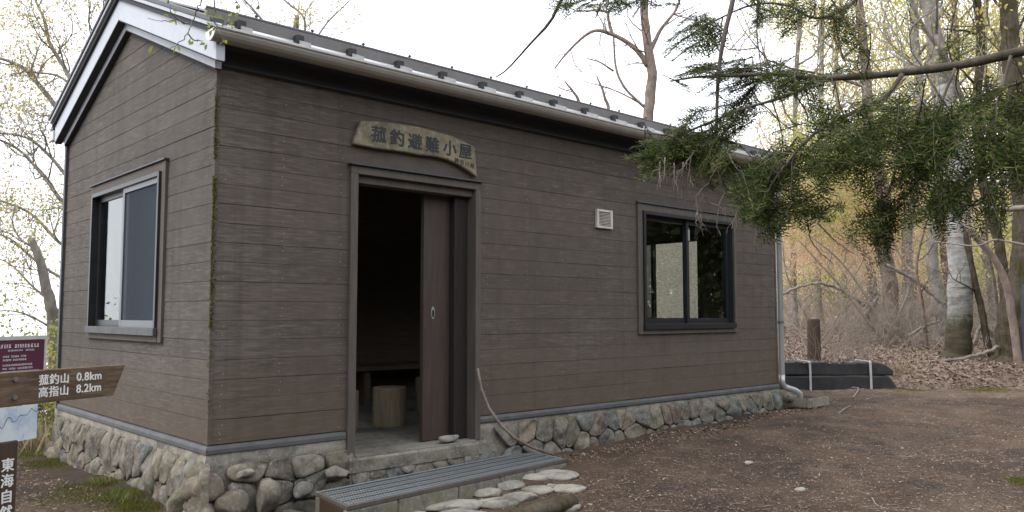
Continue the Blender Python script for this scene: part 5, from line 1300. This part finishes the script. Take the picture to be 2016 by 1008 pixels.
BG.append(bough([(1455, -60), (1443, 0), (1424, 80), (1414, 150), (1411, 230), (1408, 290), (1412, 335), (1432, 375)], 3.5, 3.4, 11, 3, 24))
BG.append(bough([(1880, 135), (1850, 215), (1835, 300), (1790, 380), (1745, 440), (1722, 495)], 3.2, 3.1, 6, 2, 22))
BG.append(bough([(1990, 110), (1965, 200), (1930, 300), (1880, 360), (1830, 400)], 3.1, 3.0, 7, 2, 20))
BG.append(bough([(2080, 90), (2050, 220), (2000, 320), (1950, 380)], 3.0, 2.9, 7, 2, 18))
BG.append(bough([(2016, 160), (1930, 190), (1850, 250), (1760, 280), (1680, 320), (1640, 345)], 3.05, 3.15, 6, 2, 20))
BG.append(bough([(1720, -40), (1660, 20), (1600, 35), (1550, 10), (1480, 10), (1400, 45), (1340, 80)], 3.6, 3.7, 7, 2.5, 24))
BG.append(bough([(1560, -50), (1440, -30), (1300, -18), (1180, -10), (1110, -2)], 3.7, 3.9, 9, 3, 18))
BG.append(bough([(1495, -20), (1490, 60), (1494, 100), (1500, 150)], 3.6, 3.6, 4, 2, 10))
bough([(1180, -70), (1120, -25), (1085, 40), (1045, 85), (1000, 135), (976, 152)], 3.9, 4.0, 9, 2.5, 14)
bpts = np.concatenate([np.array(p) for p in BG])
def twig_needles(p, q, n_, up, dens=.0056, nl=.033):
    """needles in two flattened ranks along p->q"""
    L_ = np.linalg.norm(q-p)
    if L_ < .01: return
    d = (q-p)/L_; k = max(4, int(L_/dens)); t = np.linspace(.05, 1, k); s = np.where(np.arange(k) % 2 == 0, 1.0, -1.0)
    sd_ = np.cross(up, d); sd_ = sd_/(np.linalg.norm(sd_)+1e-9)
    a = d[None]*rg.uniform(.42, .6, (k, 1))+sd_[None]*s[:, None]*rg.uniform(.8, 1.0, (k, 1))+up[None]*rg.uniform(-.05, .35, (k, 1))+rg.normal(0, .05, (k, 3)); a = nrm(a)
    NC.append(p+d*L_*t[:, None]); NA.append(a); NS.append(nrm(np.cross(a, up[None]+rg.normal(0, .3, (k, 3))))); NL.append(nl*rg.uniform(.7, 1.15, k)*np.where(t > .9, .75, 1))
def spray(p, d, L_, up, curl=0.0):
    d = unit(d); up = unit(up-d*(up@d)); sd_ = np.cross(up, d); n = max(4, int(L_/.030)); P = [p]; dd_ = d
    for i in range(6): dd_ = unit(dd_+np.array([0, 0, -1])*curl*.12+rg.normal(0, .05, 3)); P.append(P[-1]+dd_*L_/6)
    tw.tube(P, [.0022, .002, .0018, .0016, .0014, .0012, .001], 4, cap=False)
    for i in range(6): twig_needles(P[i], P[i+1], 0, up)
    for i in range(n):
        t = .08+.84*(i+rg.random()*.6)/n; j = min(5, int(t*6)); q = P[j]+(P[j+1]-P[j])*(t*6-j); s = 1 if i % 2 else -1
        l = L_*.52*(1-t)**.8*rg.uniform(.7, 1.15)+.018; e = unit((P[j+1]-P[j]))*.72+sd_*s*.72+up*rg.uniform(-.15, .15)+np.array([0, 0, -.12*curl]); e = unit(e)
        m_ = q+e*l*.55; r_ = m_+unit(e+np.array([0, 0, -.2*curl])+d*.25)*l*.45
        tw.tube([q, m_, r_], [.0014, .0012, .0008], 3, cap=False); twig_needles(q, m_, 0, up); twig_needles(m_, r_, 0, up)
        if l > .085:
            for s2 in (1, -1):
                e2 = unit(e*.7+np.cross(up, e)*s2*.7); tt = q+e*l*rg.uniform(.3, .5); twig_needles(tt, tt+e2*l*.42, 0, up); tw.tube([tt, tt+e2*l*.42], [.001, .0007], 3, cap=False)
def mass(cx, cy, rx, ry, D, dD, n, dx, dy, L_, jit=.5, curl=.6):
    for k in range(n):
        a = rg.uniform(0, 2*math.pi); rr = math.sqrt(rg.random())*1.12; px, py = cx+rx*rr*math.cos(a), cy+ry*rr*math.sin(a); Dk = D+rg.normal(0, dD)
        p = at(px, py, Dk); v = unit(np.array([dx, dy])+rg.normal(0, jit, 2)); d = RGT*v[0]-UPV*v[1]+FWD*rg.normal(0, .55)
        ll = L_*rg.uniform(.7, 1.25); up = np.array([0, 0, 1.0])+rg.normal(0, .28, 3)-FWD*.55
        p = p-unit(d)*ll*.4; spray(p, d, ll, up, curl)
        if rg.random() < .55:
            i = np.argmin(((bpts-p)**2).sum(1)); q = bpts[i]
            if .03 < np.linalg.norm(q-p) < .5: mid = (p+q)/2+np.array([0, 0, -.02])+rg.normal(0, .015, 3); tw.tube(smooth_path([q, mid, p], 6), [.004, .0035, .003, .0028, .0025, .0022], 5, cap=False)
# left cluster hanging over the gutter
mass(1370, 285, 90, 32, 3.45, .08, 22, -.9, .35, 0.209); mass(1310, 285, 45, 22, 3.5, .05, 7, -1, .25, 0.185); mass(1440, 320, 70, 25, 3.4, .08, 11, -.4, .8, 0.173)
mass(1420, 225, 80, 30, 3.5, .08, 11, -.8, .5, 0.209); mass(1430, 150, 110, 20, 3.55, .08, 16, -.95, .25, 0.209); mass(1560, 150, 90, 25, 3.45, .1, 14, -.7, .3, 0.185)
# lower cluster by the hut's far corner
mass(1530, 375, 60, 45, 3.25, .07, 18, -.3, .9, 0.185); mass(1565, 320, 60, 40, 3.3, .08, 14, -.4, .8, 0.197); mass(1490, 420, 30, 20, 3.2, .05, 4, -.4, .8, 0.123); mass(1590, 405, 25, 18, 3.25, .05, 6, .6, .7, 0.147)
mass(1620, 250, 60, 40, 3.35, .1, 6, -.6, .7, 0.197)
# big right-hand masses
mass(1690, 290, 75, 48, 3.15, .12, 15, -.6, .6, 0.222); mass(1800, 260, 90, 55, 3.1, .14, 15, -.5, .7, 0.222); mass(1910, 280, 90, 70, 3.0, .14, 18, -.4, .8, 0.222); mass(1990, 300, 50, 80, 2.95, .12, 10, -.2, .9, 0.222)
mass(1880, 370, 80, 40, 3.0, .1, 11, -.4, .8, 0.197); mass(1775, 370, 45, 45, 3.08, .08, 8, -.4, .9, 0.197); mass(1740, 430, 28, 40, 3.08, .06, 6, -.3, 1, 0.185); mass(1722, 470, 18, 25, 3.08, .04, 3, -.2, 1, 0.147)
mass(1845, 410, 35, 25, 3.0, .06, 5, -.3, .9, 0.161); mass(1960, 215, 70, 30, 3.0, .1, 6, -.6, .5, 0.197); mass(1980, 390, 40, 25, 2.95, .1, 4, -.2, .9, 0.173)
mass(1890, 205, 110, 28, 3.05, .12, 10, -.5, .6, 0.198); mass(1750, 215, 70, 25, 3.15, .1, 6, -.6, .5, 0.187); mass(1340, 255, 60, 25, 3.5, .06, 5, -1, .3, 0.187); mass(1480, 130, 90, 14, 3.55, .06, 9, -1, .1, 0.176)
# upper sprays against the sky
mass(1380, 60, 50, 30, 3.65, .06, 13, -.9, .5, 0.185); mass(1620, 30, 70, 25, 3.6, .1, 10, -.5, .7, 0.185); mass(1220, 0, 110, 8, 3.85, .05, 14, -.8, .3, 0.161); mass(1130, 4, 25, 5, 3.9, .05, 4, -1, .1, 0.123); mass(1500, 20, 60, 20, 3.6, .1, 7, -.7, .4, 0.161)
mass(1700, 90, 60, 40, 3.4, .1, 4, -.7, .5, 0.173)
# boughs above and beside the frame that shade the ground
for k in range(24):
    a = rg.uniform(0, 2*math.pi); rr = rg.uniform(.5, 2.6); p = fb+np.array([math.cos(a)*rr, math.sin(a)*rr, rg.uniform(3.2, 7)])
    spray(p, np.array([math.cos(a), math.sin(a), -.3]), .5, np.array([0, 0, 1.0]), .4)
wood.build('trunk', M['fir_bark'], fir, smooth=True, fix=False); stuff(tw.build('twigs', M['fir_bark'], fir, smooth=True, fix=False))
NC, NA, NS, NL = map(np.concatenate, (NC, NA, NS, NL)); V, F = leaf_cards(NC, NA, NS, NL, np.full(len(NL), .0052), .04)
print('needles', len(F)); stuff(link('needles', np_mesh('needles', V, F), M['fir_needle'], fir))
# dead hanging twigs and the brown dead spray
dt = MB(); 
for pl in [[(1412, 330), (1395, 360), (1385, 385), (1372, 420), (1392, 450)], [(1412, 335), (1420, 360), (1428, 375), (1450, 385), (1462, 395)], [(1428, 375), (1418, 400), (1412, 440), (1420, 465)], [(1432, 300), (1450, 330), (1480, 360), (1520, 390), (1570, 410), (1600, 425)],
           [(1365, 300), (1345, 330), (1325, 355)], [(1300, 318), (1298, 340), (1299, 372)], [(1327, 320), (1328, 345), (1326, 380)], [(1310, 310), (1308, 358)], [(1345, 320), (1343, 372)], [(1360, 310), (1358, 345), (1365, 368)],
           [(1385, 385), (1400, 400), (1425, 408), (1440, 420)], [(1372, 420), (1371, 440), (1384, 455)], [(1462, 395), (1450, 420), (1440, 450)], [(1395, 360), (1378, 378), (1370, 400), (1380, 440)], [(1500, 330), (1480, 350), (1460, 380)],
           [(1610, 440), (1640, 470), (1680, 500)], [(1590, 440), (1600, 480), (1640, 520)], [(1490, 440), (1487, 480), (1489, 520)], [(1730, 180), (1770, 210), (1780, 230)], [(1580, 60), (1566, 110), (1566, 200)], [(1615, 40), (1610, 120), (1611, 190)], [(1470, 60), (1445, 90), (1425, 105)], [(1500, 50), (1470, 75), (1450, 110)]]:
    n = len(pl)*4; P = smooth_path([at(x, y, 3.35+rg.normal(0, .02)) for x, y in pl], n); P = [p+rg.normal(0, .0016, 3) for p in P]
    dt.tube(P, [.0032-.0018*t for t in np.linspace(0, 1, n)], 5)
    for k in range(5):
        i = rg.integers(2, n-1); d = unit(P[i]-P[i-1])*.6+rg.normal(0, .6, 3); l = rg.uniform(.02, .07); dt.tube([P[i], P[i]+unit(d)*l*.6, P[i]+unit(d+np.array([0, 0, -.5]))*l], [.0013, .001, .0006], 3, cap=False)
stuff(dt.build('dead_twigs', M['dead_twig'], fir, smooth=True, fix=False))
n = 260; c = np.array([at(1410+rg.normal(0, 6), 312+rg.normal(0, 9), 3.38+rg.normal(0, .02)) for _ in range(n)]); ax = nrm(rand_dirs(rg, n)+np.array([0, 0, -.8]))
V, F = leaf_cards(c, ax, nrm(np.cross(ax, rand_dirs(rg, n))), np.full(n, .024), np.full(n, .003)); stuff(link('dead_needles', np_mesh('dead_needles', V, F), M['leaf_rust'], fir))

# ------------------------------------------------------------------ beech whose thin branch hangs in front of the gable
by = empty('young_beech'); tag(by, 'leafy beech twig with fresh yellow-green leaves hanging before the gable roof edge', 'tree'); rg = np.random.default_rng(55)
b = MB(); tp = at(-900, 500, 4.0); gb_ = np.array([tp[0], tp[1], ground_h(tp[0], tp[1])-.2])
b.tube(smooth_path([gb_, gb_+np.array([.05, 0, 2.0]), gb_+np.array([.3, .1, 4.0])], 10), np.linspace(.09, .05, 10), 10)
b.tube(smooth_path([gb_+np.array([.3, .1, 4.0]), at(-300, -500, 4.1), at(120, -330, 4.2), at(400, -160, 4.2), at(420, -60, 4.2), at(405, -10, 4.2)], 24), np.linspace(.045, .006, 24), 7); b.build('trunk', M['bark_grey'], by, smooth=True, fix=False)
t2 = MB(); tipl = []
for pl in [[(405, -10), (392, 10), (388, 22), (377, 40), (372, 62), (360, 78), (345, 90), (335, 95)], [(372, 48), (362, 44), (350, 38), (330, 40), (318, 40), (293, 37)], [(360, 45), (345, 32), (335, 22), (337, 8)], [(420, -30), (424, 20), (420, 35), (428, 55), (437, 72), (432, 90)],
           [(428, 55), (415, 50), (402, 52)], [(372, 66), (380, 78), (392, 80), (402, 82)], [(450, -20), (470, 10), (462, 35)], [(330, 6), (340, -20), (405, -30)], [(437, 50), (450, 45), (460, 40)], [(500, -30), (510, 10), (505, 18)]]:
    n = len(pl)*3; P = smooth_path([at(x, y, 4.2) for x, y in pl], n); P = [p+FWD*rg.normal(0, .01) for p in P]; t2.tube(P, np.linspace(.0042, .0016, n), 5); tipl.append(P[-1]); tipl.append(P[n//2])
stuff(t2.build('twigs', M['bark_grey'], by, smooth=True, fix=False))
lf_spots = [(424, 25), (422, 62), (418, 50), (440, 80), (461, 42), (336, 18), (344, 45), (380, 78), (303, 88), (410, 20), (505, 12), (465, 22), (350, 92), (331, 28), (448, 30), (412, 48), (470, 5), (405, 82)]
c = np.repeat(np.array([at(x, y, 4.2+rg.normal(0, .02)) for x, y in lf_spots]), 2, 0)+rg.normal(0, .008, (len(lf_spots)*2, 3)); n = len(c)
ax = nrm(rand_dirs(rg, n)*.8+np.array([0, 0, -.9])); sd_ = nrm(np.cross(ax, FWD[None]+rg.normal(0, .6, (n, 3)))); V, F = leaf_cards(c, ax, sd_, rg.uniform(.022, .042, n), rg.uniform(.016, .028, n), .1)
stuff(link('leaves', np_mesh('leaves', V, F), M['leaf_green'], by))
print('objects', len(bpy.data.objects), 'polys', sum(len(m.polygons) for m in bpy.data.meshes))
